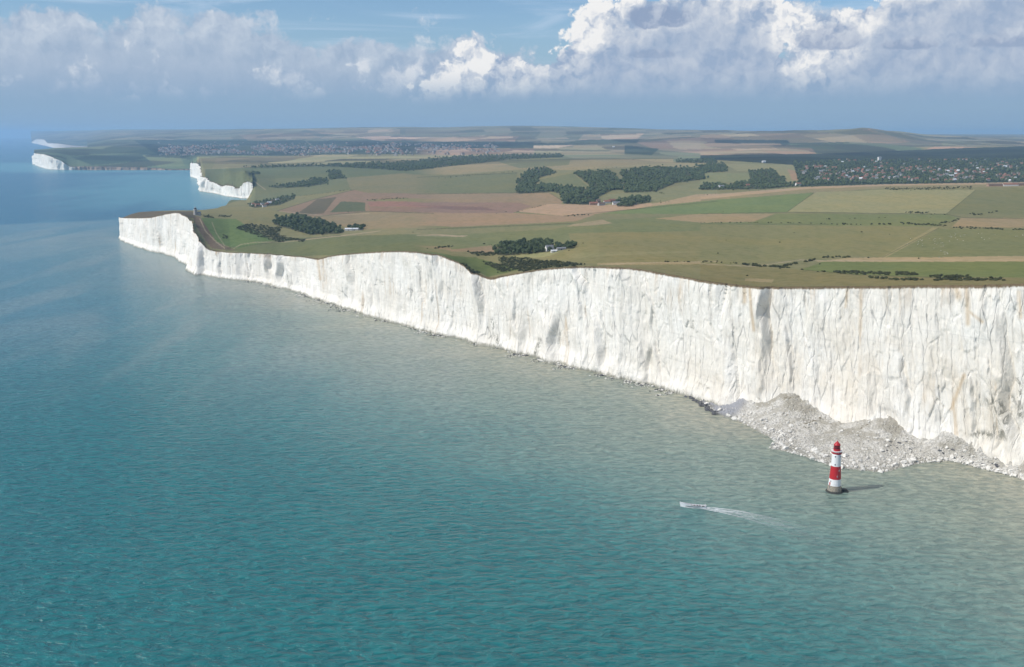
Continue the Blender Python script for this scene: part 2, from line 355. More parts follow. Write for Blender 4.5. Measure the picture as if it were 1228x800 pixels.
# ------------------------------------------------------------------ height of the land: rows of the picture against distance, per column
PROF = {
 0: [(20000, 172), (24000, 170), (30000, 167), (40000, 161.5), (52000, 157.5)],
 40: [(9600, 184), (10200, 181.5), (11000, 181), (13000, 178), (20000, 172), (24000, 170), (30000, 166), (40000, 160.5), (52000, 157)],
 70: [(8200, 192), (9000, 184), (10000, 180.2), (11500, 179), (16000, 177), (19500, 174), (24000, 170), (30000, 164), (40000, 158.5), (52000, 157)],
 95: [(8200, 200), (9000, 189), (10000, 180), (11500, 179), (16000, 175), (19500, 172), (24000, 168), (30000, 161), (40000, 157), (52000, 156.5)],
 140: [(8200, 200), (8700, 195), (9500, 186), (10500, 180), (12500, 175), (16000, 168), (21000, 163), (26000, 157.5), (35000, 155.5), (52000, 156)],
 229: [(8200, 203), (9000, 193), (10000, 185), (12000, 177), (16000, 168), (21000, 159), (26000, 156), (35000, 155.5)],
 240: [(2130, 292), (2300, 272), (2600, 258.5), (3000, 254), (3300, 251.5), (4000, 247), (5000, 214), (6000, 201), (7000, 193.5), (8500, 190), (10000, 184), (12000, 177), (16000, 168), (21000, 158), (26000, 155.5)],
 272: [(2100, 300), (2400, 276), (2700, 262), (3300, 251.5), (3700, 248), (4050, 246), (4300, 241), (4800, 237.5), (4900, 225), (5500, 207), (6500, 198), (8000, 191), (10000, 184), (12000, 177), (16000, 168), (22000, 157), (26000, 155.5)],
 294: [(2085, 300), (2360, 279), (2700, 263), (3270, 251.5), (3700, 247), (4050, 243.5), (4300, 241), (4740, 238.4), (4840, 221), (5100, 212), (5600, 206.5), (6500, 198.2), (8000, 191.3), (10000, 184), (12000, 176.7), (16000, 167.3), (21000, 156.5), (26000, 155)],
 305: [(2080, 300), (2350, 280), (2700, 264), (3250, 251.5), (3700, 246), (4050, 241), (4400, 233), (4740, 219.5), (5100, 212), (5600, 206.5), (6500, 198.5), (8000, 191.5), (10000, 184), (12000, 176.5), (16000, 167), (21000, 156), (26000, 155)],
 330: [(2050, 300), (2300, 286), (2700, 266), (3200, 252), (3700, 244), (4200, 235), (4900, 220), (5600, 207), (6600, 199), (8000, 192), (10000, 184), (12000, 176), (16000, 166), (21000, 154.5), (26000, 155)],
 420: [(1850, 300), (2200, 283), (2500, 274), (2900, 263), (3400, 247), (3900, 232), (4600, 218), (5400, 206), (6400, 197), (8000, 189), (10000, 182), (13000, 172), (17000, 162), (21000, 153), (26000, 154)],
 520: [(1650, 302), (2000, 285), (2400, 270), (2900, 256), (3500, 240), (4100, 228), (4900, 213), (5800, 201), (7000, 193), (9000, 184), (12000, 175), (16000, 162), (20000, 152.5), (26000, 153.5)],
 620: [(1500, 322), (1800, 294), (2200, 275), (2600, 262), (3000, 252), (3500, 238), (4000, 226), (4600, 211), (5400, 201), (6500, 193), (8500, 184), (11000, 176), (15000, 163), (19000, 151.2), (26000, 154)],
 720: [(1350, 317), (1700, 290), (2200, 270), (2700, 255), (3100, 246), (3500, 232), (3900, 216), (4500, 204), (5500, 195), (7000, 188), (9500, 180), (12000, 172), (15000, 163), (19000, 153), (26000, 156)],
 820: [(1250, 325), (1600, 298), (2100, 272), (2600, 255), (3200, 238), (3800, 226), (4500, 212), (5300, 200), (6500, 193), (8000, 187), (10000, 178), (12500, 165), (15000, 158.5), (18000, 156), (26000, 158)],
 920: [(1150, 335), (1400, 315), (1800, 288), (2300, 262), (2800, 243), (3200, 231), (3700, 229), (4300, 218), (5200, 203), (6500, 191), (8000, 185), (10000, 176), (12000, 165), (14000, 158), (17000, 158.5), (26000, 159)],
 975: [(1100, 337), (1350, 317), (1750, 289), (2250, 262), (2750, 243), (3200, 228), (3600, 226), (4200, 220), (5000, 206), (6700, 191), (8200, 184.5), (10200, 174), (12500, 160), (14000, 156), (17000, 158), (26000, 160)],
 1030: [(1050, 338), (1300, 320), (1700, 290), (2200, 263), (2700, 243), (3200, 226.5), (3500, 223), (4000, 226), (4500, 219), (5500, 204), (7000, 191), (8500, 184), (10500, 173), (13000, 155), (15000, 156), (20000, 160), (40000, 161)],
 1065: [(1020, 338), (1300, 320), (1700, 290), (2200, 262), (2700, 242), (3200, 224.5), (3500, 222), (4000, 226), (4500, 219), (5500, 204), (7000, 191), (8500, 184), (10500, 174), (13000, 159), (15000, 160), (20000, 162), (40000, 161)],
 1110: [(1000, 338), (1300, 318), (1700, 289), (2200, 261), (2700, 241), (3350, 221), (4000, 225), (4500, 218), (5500, 204), (7000, 191), (8500, 184), (10500, 176), (13000, 167), (15000, 164.5), (20000, 163), (40000, 161)],
 1228: [(950, 339), (1250, 318), (1700, 288), (2200, 260), (2700, 240), (3300, 219.5), (3700, 219.5), (4200, 224), (4700, 216), (5600, 203), (7000, 190), (8500, 181), (10500, 174.5), (14000, 169), (20000, 164), (40000, 161)],
 1500: [(800, 340), (1250, 318), (1700, 288), (2200, 260), (2700, 240), (3300, 219.5), (3700, 219), (4200, 224), (4700, 216), (5600, 203), (7000, 190), (8500, 181), (10500, 174.5), (14000, 169), (20000, 164), (40000, 161)]}
LY = np.linspace(math.log(700), math.log(53000), 900)
KX = sorted(PROF); KM = np.array([float(m_of(k, 210)) for k in KX])
ROWS = np.array([pchip([math.log(a) for a, _ in PROF[k]], [b for _, b in PROF[k]])(LY) for k in KX])
def height(m, Y):
    m = np.asarray(m, float); Y = np.asarray(Y, float); m, Y = np.broadcast_arrays(m, Y)
    i = np.clip(np.searchsorted(KM, m) - 1, 0, len(KM) - 2); t = np.clip((m - KM[i]) / (KM[i + 1] - KM[i]), 0, 1); t = t * t * (3 - 2 * t) * .5 + t * .5
    f = np.clip((np.log(Y) - LY[0]) / (LY[1] - LY[0]), 0, len(LY) - 1.001); j = f.astype(int); f = f - j
    r0 = ROWS[i, j] * (1 - f) + ROWS[i, j + 1] * f; r1 = ROWS[i + 1, j] * (1 - f) + ROWS[i + 1, j + 1] * f
    z = H + g_of(r0 * (1 - t) + r1 * t) * Y
    X = m * Y
    a = np.clip((Y - 1200) / 1500, 0, 1)
    z = z + a * 3.0 * fbm(X / 420, Y / 420, 4, 201) + sstep(6500, 12000, Y) * (62 * fbm(X / 1700 + 9, Y / 1300, 4, 211)) * (1 - .72 * sstep(15000, 20000, Y)) + sstep(15000, 20000, Y) * 16 * fbm(X / 2600, Y / 3000, 3, 221)
    return z

# ------------------------------------------------------------------ fields, traced as outlines on the land
def Z2(*p): return [(220 + x / 3.81, 130 + y / 3.81) for x, y in p]
def Z3(*p): return [(500 + x / 3.411, 130 + y / 3.411) for x, y in p]
def Z4(*p): return [(840 + x / 3.165, 130 + y / 3.165) for x, y in p]
OLIVE = (136, 138, 92)
FIELDS = [
 # far
 ([(-50, 150), (1600, 150), (1600, 176), (-50, 176)], (128, 130, 105)),
 ([(-50, 168), (620, 166), (620, 187), (-50, 187)], (100, 112, 92)),
 (Z2((560, 95), (700, 100), (990, 95), (990, 118), (800, 125), (640, 118)), (170, 158, 126)),
 (Z2((250, 120), (560, 110), (640, 135), (300, 150)), (160, 148, 122)),
 (Z2((780, 130), (1143, 122), (1143, 140), (900, 150)), (180, 165, 140)),
 (Z3((0, 105), (80, 112), (60, 128), (0, 125)), (215, 205, 190)), (Z3((60, 120), (420, 112), (400, 135), (90, 140)), (168, 150, 122)),
 (Z3((680, 108), (930, 102), (900, 125), (660, 130)), (176, 162, 132)), (Z3((640, 152), (850, 150), (850, 158), (640, 160)), (150, 150, 110)),
 (Z3((430, 150), (640, 150), (560, 165), (320, 165)), (190, 180, 150)),
 ([(620, 184), (830, 176), (960, 183), (840, 194), (700, 193)], (120, 130, 100)),
 (Z3((900, 140), (1228, 112), (1228, 190), (980, 170)), (164, 148, 122)),
 (Z3((845, 150), (990, 165), (960, 192), (850, 185)), (70, 86, 62)),
 (Z3((40, 152), (600, 140), (700, 128), (910, 128), (900, 142), (640, 150), (60, 158)), (72, 84, 64)),
 (Z4((0, 100), (440, 92), (640, 78), (800, 128), (690, 134), (580, 125), (300, 140), (0, 160)), (158, 144, 112)),
 (Z4((430, 88), (600, 78), (690, 98), (560, 100)), (132, 134, 92)),
 (Z4((50, 120), (330, 120), (340, 132), (60, 132)), (62, 74, 62)), (Z4((300, 132), (570, 128), (560, 136), (310, 140)), (70, 80, 62)),
 (Z4((330, 135), (690, 132), (840, 150), (830, 168), (430, 172)), (110, 126, 92)), (Z4((0, 155), (130, 140), (420, 150), (440, 172), (0, 178)), (168, 152, 118)),
 (Z4((850, 155), (890, 146), (1050, 148), (1060, 165), (840, 166)), (170, 150, 118)), (Z4((910, 128), (980, 124), (1050, 135), (920, 140)), (140, 150, 116)),
 (Z4((0, 178), (460, 172), (1000, 150), (1228, 145), (2000, 145), (2000, 200), (1228, 200), (360, 215), (0, 192)), (50, 60, 44)),
 # middle
 ([(38, 176), (236, 177), (236, 205), (38, 205)], (96, 114, 84)), ([(85, 188), (180, 184), (225, 188), (190, 192), (110, 198)], (66, 84, 66)), ([(170, 186), (215, 186), (222, 199), (190, 200)], (112, 124, 86)),
 ([(160, 168), (640, 170), (640, 183), (400, 187), (190, 186)], (62, 76, 62)),
 (Z2((150, 228), (640, 212), (1143, 208), (1143, 242), (640, 256), (250, 272), (130, 280)), (146, 144, 104)),
 (Z2((100, 278), (640, 260), (1143, 250), (1143, 300), (740, 320), (400, 350), (250, 420), (190, 440), (100, 420)), (108, 122, 84)),
 (Z2((740, 318), (1143, 285), (1143, 390), (840, 385), (765, 370)), (136, 136, 96)),
 (Z2((330, 320), (740, 315), (765, 370), (510, 402), (300, 440)), (118, 128, 88)),
 (Z3((0, 165), (600, 162), (850, 150), (850, 190), (600, 192), (0, 215)), (150, 146, 110)),
 (Z3((0, 160), (330, 165), (480, 165), (480, 185), (0, 196)), (168, 146, 122)),
 (Z3((0, 250), (370, 212), (1050, 205), (1050, 232), (640, 252), (420, 250), (0, 282)), (158, 150, 108)),
 (Z3((320, 215), (630, 205), (620, 232), (420, 245)), (128, 134, 92)),
 (Z3((640, 245), (1050, 222), (1228, 225), (1228, 240), (860, 240)), (160, 156, 112)),
 (Z3((0, 282), (410, 262), (405, 345), (540, 345), (0, 352)), (122, 130, 88)),
 (Z3((450, 300), (560, 280), (640, 265), (700, 320), (560, 310)), (118, 128, 86)),
 (Z3((0, 350), (540, 343), (600, 378), (590, 390), (400, 425), (0, 430)), (158, 142, 108)),
 (Z3((0, 384), (420, 385), (470, 400), (380, 432), (0, 428)), (152, 130, 112)),
 (Z3((0, 398), (260, 402), (330, 418), (0, 412)), (136, 114, 104)),
 (Z3((410, 422), (540, 390), (770, 395), (960, 388), (960, 400), (740, 430), (600, 440)), (186, 162, 128)),
 (Z3((740, 355), (950, 340), (1140, 305), (1228, 300), (1228, 350), (1010, 378), (900, 390), (830, 370)), (138, 144, 100)),
 (Z3((1010, 382), (1140, 352), (1228, 348), (1228, 372), (960, 400), (960, 390)), (178, 160, 122)),
 (Z3((0, 430), (400, 428), (600, 440), (740, 430), (650, 462), (0, 492)), (166, 146, 112)),
 (Z2((430, 468), (600, 415), (780, 372), (840, 386), (1143, 388), (1143, 400), (840, 420), (850, 470), (650, 495), (540, 488)), (152, 132, 106)),
 (Z2((510, 490), (610, 415), (700, 405), (640, 480)), (112, 108, 82)), (Z2((670, 475), (720, 425), (830, 430), (830, 470)), (100, 112, 78)),
 (Z2((840, 425), (1143, 425), (1143, 450), (850, 450)), (156, 122, 106)), (Z2((850, 452), (1143, 452), (1143, 480), (850, 488)), (146, 124, 104)),
 (Z2((540, 495), (850, 472), (1143, 478), (1143, 560), (820, 560), (730, 540)), (152, 142, 106)),
 (Z2((230, 600), (560, 590), (1143, 565), (1143, 660), (500, 675), (190, 650)), (114, 126, 80)),
 (Z2((720, 558), (860, 552), (1143, 540), (1143, 570), (720, 585), (540, 600)), (142, 142, 98)),
 (Z2((80, 500), (240, 505), (330, 560), (410, 602), (250, 640), (140, 610)), (104, 132, 72)),
 (Z2((40, 490), (75, 495), (150, 610), (240, 650), (130, 640), (70, 560)), (124, 112, 90)),
 (Z2((-290, 470), (40, 470), (60, 500), (-290, 500)), (110, 106, 86)),
 (Z3((0, 495), (640, 470), (790, 455), (1228, 432), (1228, 520), (560, 550), (0, 585)), (126, 136, 86)),
 (Z3((560, 485), (760, 455), (800, 470), (700, 480)), (168, 156, 116)),
 (Z3((0, 500), (640, 475), (560, 495), (0, 525)), (140, 142, 96)), (Z3((60, 515), (210, 520), (190, 526), (60, 522)), (178, 164, 128)),
 (Z3((620, 510), (1228, 500), (1228, 640), (760, 640), (520, 610), (640, 575)), (140, 140, 88)),
 (Z3((600, 596), (900, 585), (1228, 586), (900, 598), (640, 612)), (148, 148, 97)),
 (Z3((90, 585), (300, 560), (330, 575), (300, 595), (210, 585)), (156, 140, 104)),
 (Z3((100, 600), (240, 610), (420, 660), (290, 690), (210, 650)), (106, 126, 66)),
 (Z3((380, 605), (600, 580), (540, 605), (480, 612)), (150, 156, 104)),
 (Z3((740, 632), (1228, 628), (1228, 636), (740, 640)), (166, 156, 112)),
 # right
 (Z4((0, 338), (400, 302), (700, 288), (1228, 279), (2000, 270), (2000, 295), (1228, 298), (700, 302), (430, 322), (0, 352)), (152, 146, 104)),
 (Z4((0, 330), (400, 298), (700, 288), (1228, 278), (2000, 270), (2000, 278), (1228, 286), (700, 294), (400, 306), (0, 346)), (184, 164, 128)),
 ([(720, 256), (790, 247), (860, 239.5), (976, 231), (944, 254), (860, 257)], (120, 142, 84)),
 ([(979, 230.5), (1062, 227.5), (1170, 228), (1135, 256.3), (944, 254.3)], (156, 158, 108)),
 ([(1170, 228), (1600, 220), (1600, 262), (1135, 256.3)], (128, 134, 88)),
 (Z4((-170, 418), (0, 400), (280, 400), (200, 430), (0, 434)), (166, 152, 110)),
 (Z4((290, 400), (930, 402), (980, 415), (900, 448), (0, 440), (0, 434), (200, 432)), (126, 138, 82)),
 (Z4((990, 415), (2000, 418), (2000, 460), (955, 450)), (164, 150, 108)),
 (Z4((0, 440), (890, 452), (690, 566), (560, 560), (0, 600)), (138, 140, 88)),
 (Z4((880, 452), (905, 454), (705, 567), (688, 566)), (156, 154, 104)),
 (Z4((905, 456), (2000, 466), (2000, 555), (1228, 560), (705, 567)), (128, 136, 84)),
 (Z4((380, 612), (480, 578), (2000, 578), (2000, 650), (900, 640), (600, 632)), (118, 134, 72)),
 (Z4((430, 582), (560, 568), (1228, 560), (2000, 556), (2000, 582), (480, 582)), (178, 164, 120)),
 (Z4((0, 590), (380, 612), (600, 632), (900, 640), (2000, 655), (2000, 720), (0, 720)), (134, 132, 82)),
 (Z4((170, 645), (280, 650), (270, 662), (170, 655)), (160, 150, 104)),
 (Z4((90, 210), (350, 215), (400, 270), (330, 280), (280, 235), (140, 238)), (150, 152, 104)),
 (Z4((0, 245), (200, 245), (190, 275), (120, 280), (0, 285)), (140, 148, 98)), (Z4((330, 230), (370, 240), (400, 270), (350, 275)), (170, 146, 110)),
 (Z4((350, 205), (1228, 195), (2000, 195), (2000, 276), (1228, 280), (700, 288), (380, 298)), (72, 86, 54)),
 (Z4((880, 238), (960, 240), (960, 258), (880, 250)), (130, 145, 95)),
]
WOODS = {
 'far': [Z2((250, 272), (420, 262), (640, 258), (1000, 246), (1143, 240), (1143, 256), (870, 276), (640, 264), (400, 270)), Z2((870, 275), (1000, 262), (1143, 252), (1143, 276), (1000, 286)),
         Z3((0, 215), (45, 205), (200, 195), (330, 190), (590, 188), (600, 200), (370, 210), (280, 222), (100, 240), (0, 250)), Z3((1060, 212), (1228, 210), (1228, 224), (1060, 222)), Z3((1140, 235), (1228, 225), (1228, 258), (1200, 250))],
 'slope': [Z2((390, 358), (560, 335), (600, 318), (660, 325), (650, 345), (560, 360), (430, 364)), Z2((660, 285), (710, 282), (740, 320), (665, 325)), Z2((300, 295), (350, 292), (350, 302), (300, 302))],
 'main': [Z3((405, 345), (415, 290), (450, 255), (520, 243), (575, 262), (500, 285), (490, 310), (560, 320), (560, 340), (420, 350)), Z3((490, 310), (700, 330), (830, 320), (740, 365), (720, 395), (600, 390), (590, 350), (540, 338)),
          Z3((640, 262), (790, 258), (830, 290), (840, 335), (720, 325)), Z3((830, 257), (960, 240), (1175, 245), (1180, 290), (1060, 305), (980, 340), (850, 345), (845, 290))],
 'farm': [Z3((815, 380), (870, 365), (950, 360), (952, 385), (860, 402), (820, 402))],
 'cottage': [Z3((320, 585), (340, 560), (420, 550), (550, 548), (560, 572), (540, 587), (470, 592), (400, 600), (330, 600)), Z3((560, 565), (640, 556), (645, 572), (590, 578))],
 'gap': [Z2((410, 530), (440, 497), (520, 487), (620, 512), (720, 545), (725, 570), (580, 578), (500, 555)), Z2((735, 548), (825, 546), (822, 556), (740, 556))],
 'bay': [Z2((300, 436), (440, 408), (510, 395), (510, 412), (440, 442), (330, 455), (300, 448))],
 'vale': [Z4((0, 215), (90, 210), (105, 240), (0, 245)), Z4((180, 235), (280, 235), (330, 280), (380, 295), (240, 306), (0, 310), (10, 285), (100, 290), (190, 275))],
 'village': [Z4((350, 205), (520, 198), (640, 200), (520, 235), (440, 290), (380, 298)), Z4((500, 196), (1228, 192), (1400, 192), (1400, 276), (1228, 278), (700, 288), (440, 290))]}
SCRUB = [Z3((330, 608), (460, 612), (690, 640), (580, 655), (430, 668), (340, 640)), Z3((265, 628), (300, 628), (400, 662), (350, 672)), Z3((205, 585), (330, 592), (310, 604), (230, 600)), Z3((170, 635), (200, 640), (270, 690), (240, 685)),
         Z2((240, 548), (280, 528), (390, 537), (420, 570), (500, 600), (450, 612), (330, 580)), Z2((490, 590), (560, 602), (550, 608), (480, 602)), Z2((180, 582), (205, 585), (205, 595), (180, 595)), Z2((160, 485), (215, 490), (210, 498), (160, 495)), Z2((85, 485), (140, 495), (140, 502), (95, 498)), Z2((395, 545), (450, 540), (440, 575), (400, 572))]
HEDGES = [  # (line, thickness in picture points, how full)
 (Z4((160, 593), (250, 600), (340, 606)), 2.6, 1), (Z4((310, 600), (410, 580), (470, 566), (565, 565)), 2.0, .9), (Z4((500, 622), (640, 626), (825, 631)), 3.6, .9), (Z4((640, 642), (740, 650), (845, 652)), 1.6, .8),
 (Z4((870, 637), (940, 640), (1020, 640)), 3.4, .7), (Z4((890, 650), (1150, 652)), 2.6, .8), (Z4((0, 580), (60, 585), (140, 590)), .8, .35), (Z4((385, 612), (395, 612)), 1.2, 1), (Z4((445, 620), (475, 620)), 1.2, 1),
 (Z4((485, 438), (600, 441), (740, 440)), 1.8, .5), (Z4((760, 437), (850, 440), (930, 446)), 3.4, .85), (Z4((905, 436), (960, 428), (992, 417)), 2.2, .9), (Z4((770, 397), (870, 396)), 2.6, .8), (Z4((870, 402), (930, 402)), 1.0, .5), (Z4((465, 420), (490, 420)), 1.4, .8), (Z4((540, 418), (880, 412)), .8, .12),
 (Z4((960, 452), (1100, 457), (1228, 462), (1500, 470)), 2.0, .75), (Z4((1020, 403), (1070, 402)), 2.0, 1), (Z4((1090, 398), (1140, 388)), 1.5, .8), (Z4((0, 434), (300, 434), (480, 438)), .9, .35),
 (Z4((700, 307), (860, 304), (1035, 301)), 3.8, 1), (Z3((85, 287), (160, 280), (420, 257)), 1.6, .6), (Z3((170, 272), (290, 268)), 1.0, .7), (Z3((430, 246), (640, 246), (880, 240)), 1.2, .35), (Z3((600, 440), (710, 435)), 1.7, .7),
 (Z3((75, 572), (150, 563)), 1.8, .8), (Z3((265, 555), (330, 560)), 1.2, .6), (Z3((800, 207), (1050, 214)), 1.1, .6), (Z3((400, 425), (540, 391)), .7, .7), (Z2((510, 404), (640, 388), (765, 371)), .9, .9), (Z2((835, 420), (940, 413), (1050, 411)), 1.7, .9),
 (Z2((640, 262), (860, 272)), 1.0, .7), (Z3((1010, 385), (1040, 380)), 1.0, .5), (Z3((970, 340), (1020, 350)), 2.2, .8), (Z3((990, 375), (1000, 392)), 1.5, .8), (Z3((960, 628), (1228, 628)), .9, .2), (Z3((670, 550), (700, 560)), .8, .3), (Z4((0, 330), (380, 298)), .8, .2), (Z4((420, 298), (560, 290)), 1.0, .4), (Z4((1110, 296), (1228, 291)), 1.0, .35), (Z2((545, 410), (560, 408)), 1.0, 1)]

def inside(px, py, poly):
    r = np.zeros(px.shape, bool); n = len(poly)
    xs = [p[0] for p in poly]; ys = [p[1] for p in poly]
    w = np.nonzero((px > min(xs)) & (px < max(xs)) & (py > min(ys)) & (py < max(ys)))
    if not len(w[0]): return r
    ax, ay = px[w], py[w]; q = np.zeros(ax.shape, bool)
    for i in range(n):
        x0, y0 = poly[i]; x1, y1 = poly[i - 1]
        if y0 == y1: continue
        q ^= ((y0 > ay) != (y1 > ay)) & (ax < (x1 - x0) * (ay - y0) / (y1 - y0) + x0)
    r[w] = q; return r

KALB = .79
SHEETS = []      # (m columns, Y, z, row) used to put things on the land
def ycut(m, knots):
    return np.interp(m, [float(m_of(k, 240)) for k, _ in knots], [v for _, v in knots])
def make_land(name, lip, ymax, nrow, L, cut=None, sink=None, power=1.0, clampm=None):
    lip = lip.copy(); n = len(lip)
    m = lip[:, 0] / lip[:, 1]; Y0 = lip[:, 1]; z0 = lip[:, 2]
    t = np.linspace(0, 1, nrow) ** power
    Ym = np.full(n, float(ymax)) if cut is None else np.minimum(np.maximum(cut(m), Y0 + 30), ymax)
    Y = Y0[None] * np.exp(t[:, None] * np.log(Ym / Y0)[None])
    kk = 15; ks = np.convolve(np.pad(m, kk, mode='reflect', reflect_type='odd'), np.ones(2 * kk + 1) / (2 * kk + 1), 'valid')
    ks = np.maximum.accumulate(ks) + np.arange(n) * 1e-7                     # columns that never cross behind the lip
    M = ks[None] + (m - ks)[None] * np.exp(-(Y - Y0[None]) / 14.0); m = ks
    hgt = (lambda a, b: height(np.maximum(a, clampm), b)) if clampm is not None else height
    zp = hgt(M, Y); e0 = (z0 - hgt(m, Y0))[None]
    # smooth the correction inland so the lip's small notches do not run back as furrows
    k = 25; ker = np.hanning(2 * k + 3)[1:-1]; ker /= ker.sum(); es = np.convolve(np.pad(e0[0], k, mode='edge'), ker, 'valid')[None]
    dY = Y - Y0[None]
    z = zp + es * np.exp(-dY / L) + (e0 - es) * np.exp(-dY / 12.0)
    if sink is not None:
        s = sink(M, Y, Ym[None]); z = z * (1 - s) + (-8) * s
    P = np.stack([M * Y, Y, z], -1)
    Q = grid_quads(nrow, n); Q = Q[np.tile(np.abs(np.diff(np.log(Ym))) < .5, nrow - 1)]
    o = np_mesh(name, P.reshape(-1, 3), Q, [M_LAND])
    px, py = to_px(P)
    col = np.broadcast_to(lin(OLIVE), P.shape).copy()
    wx = px + 1.6 * fbm(P[..., 0] / 90, P[..., 1] / 90, 3, 301) * np.clip(1500 / Y, .25, 1); wy = py + .7 * fbm(P[..., 0] / 80, P[..., 1] / 80, 3, 305) * np.clip(1500 / Y, .25, 1)
    for poly, c in FIELDS:
        w = inside(wx, wy, poly)
        if w.any(): col[w] = lin(c)
    cw = 260 * fbm(P[..., 0] / 1300, P[..., 1] / 1300, 2, 701); cx_ = (P[..., 0] + cw) / 420; cy_ = (P[..., 1] + cw * .7) / 560 + .5 * _hash(np.floor(cx_), np.floor(cx_) * 0, 5)
    hc = _hash(np.floor(cx_), np.floor(cy_), 71); hw = _hash(np.floor(cx_), np.floor(cy_), 72); fr_ = (sstep(5200, 7500, P[..., 1]))[..., None]
    col = col * (1 + fr_ * ((.45 + 1.1 * hc)[..., None] * np.stack([1 + .22 * (hw - .4), 1 + 0 * hw, 1 + .10 * (hw - .5)], -1) - 1))
    jA, jB = np.searchsorted(m, float(m_of(488, 230))), np.searchsorted(m, float(m_of(540, 230)))
    if 0 < jA < jB < n:
        tt = sstep(0, 1, np.linspace(0, 1, jB - jA)); lf_ = .5 * (col[:, jA - 6] + col[:, jA - 12])[:, None]; rt_ = .5 * (col[:, jB + 6] + col[:, jB + 12])[:, None]; w_ = ((1 - np.abs(2 * tt - 1)) * .0 + 1)[None, :, None]
        mid = lf_ * (1 - tt)[None, :, None] + rt_ * tt[None, :, None]; col[:, jA:jB] = mid * w_ + col[:, jA:jB] * (1 - w_)
    for wl_ in WOODS.values():
        for poly in wl_:
            w = inside(px, py, poly)
            if w.any(): col[w] = col[w] * .25 + lin((52, 64, 44)) * .75
    for poly in SCRUB:
        w = inside(wx, wy, poly)
        if w.any(): col[w] = col[w] * .5 + lin((70, 82, 52)) * .5
    # worn soil and rank turf along the lip
    edge = sstep(26, 3, dY + 8 * fbm(P[..., 0] / 14, P[..., 1] / 14, 3, 311))
    col = col * (1 - .75 * edge[..., None]) + lin((104, 88, 62)) * .75 * edge[..., None]
    for line, wd, tc_ in [(l, w, (182, 172, 142)) for l, w in TRACKS] + [(l, .45, (84, 92, 62)) for l in BOUNDS]:
        L2 = np.array(line); d = np.full(px.shape, 1e9)
        bx = (px > L2[:, 0].min() - 4) & (px < L2[:, 0].max() + 4) & (py > L2[:, 1].min() - 4) & (py < L2[:, 1].max() + 4)
        w = np.nonzero(bx)
        if not len(w[0]): continue
        dd = np.full(len(w[0]), 1e9)
        for a, b in zip(L2[:-1], L2[1:]):
            ab = b - a; tt = np.clip(((px[w] - a[0]) * ab[0] + (py[w] - a[1]) * ab[1]) / (ab @ ab), 0, 1)
            dd = np.minimum(dd, np.hypot(px[w] - a[0] - tt * ab[0], py[w] - a[1] - tt * ab[1]))
        f = sstep(wd, wd * .4, dd)[:, None] * .8
        col[w] = col[w] * (1 - f) + lin(tc_) * f
    g_ = col @ np.array([.3, .59, .11]); col = g_[..., None] + (col - g_[..., None]) * .85
    vattr(o, 'col', np.clip(col.reshape(-1, 3) * KALB * np.array([1.12, .99, .97]), 0, .8))
    tag(o, kind='structure')
    SHEETS.append((m, Y, z, py, px))
    return o
BOUNDS = [Z4((430, 320), (330, 392)), Z4((1045, 310), (935, 400)), Z4((330, 394), (650, 398), (935, 402)), Z4((690, 566), (905, 454)), Z4((0, 400), (330, 394)), Z4((0, 438), (485, 440)), Z4((935, 402), (1000, 415), (1228, 418)), Z3((0, 282), (410, 264)), Z3((0, 350), (540, 344), (600, 380)), Z3((600, 440), (1228, 380)), Z3((0, 496), (640, 470)), Z2((430, 468), (600, 415), (780, 372)), Z2((600, 495), (850, 470), (1143, 480)), Z2((180, 642), (500, 600), (720, 580)), Z3((0, 250), (370, 212), (1050, 205)), Z4((380, 612), (600, 632), (900, 642))]
TRACKS = [(Z2((75, 505), (100, 560), (150, 610), (190, 640)), .9), (Z2((230, 640), (262, 622), (330, 612), (470, 610), (720, 582), (900, 560)), .55), (Z2((130, 520), (150, 570), (190, 630)), .5), (Z2((320, 330), (345, 350), (375, 372)), .5), (Z2((300, 345), (310, 380), (290, 400)), .5),
          (Z3((750, 640), (900, 632), (1228, 626)), .45), (Z4((0, 590), (200, 600), (380, 575), (470, 578), (1228, 575)), .5), (Z3((0, 520), (100, 522), (200, 522)), .5), (Z2((440, 470), (640, 490), (850, 480)), .4), (Z2((560, 150), (620, 200)), .3)]

# ------------------------------------------------------------------ build coast and land
bN, lipN, nrmN = make_cliff('chalk_cliff', NEAR, .72, 130, .13, 1.0)
bW, lipW, _ = make_cliff('chalk_cliff', WEST, .30, 40, .10, 2.0)
bH, lipH, _ = make_cliff('chalk_cliff', HEAD, .40, 30, .10, 2.4, lambda x: sstep(82, 95, x) * .9)
bF, lipF, _ = make_cliff('chalk_cliff', FARC, .40, 16, .10, 1.0, lambda x: .12 + sstep(58, 90, x) * .55)

YB = [(142, 2950), (165, 3150), (192, 3200), (234, 3300), (260, 3700), (268, 4020), (273, 4330), (277, 4560), (280, 4840), (303, 4800)]
def sinkA(M, Y, Ym):
    yb = ycut(M, YB); m1, m2 = float(m_of(279, 245)), float(m_of(300.5, 225))
    return np.where(M < m1, sstep(-150, 0, Y - yb), np.where(M < m2, sstep(30, 90, Y - yb), 0))
make_land('downland', lipN, 42000, 620, 260, None, sinkA, 1.0, KM[KX.index(240)])
make_land('downland', lipW, 42000, 260, 500)
def sinkH(M, Y, Ym):
    return np.where(M < float(m_of(106, 190)), sstep(11200, 12800, Y), 0)
make_land('downland', lipH, 42000, 240, 500, None, sinkH)
lf = lipF.copy(); make_land('downland', lf, 52000, 120, 2500)

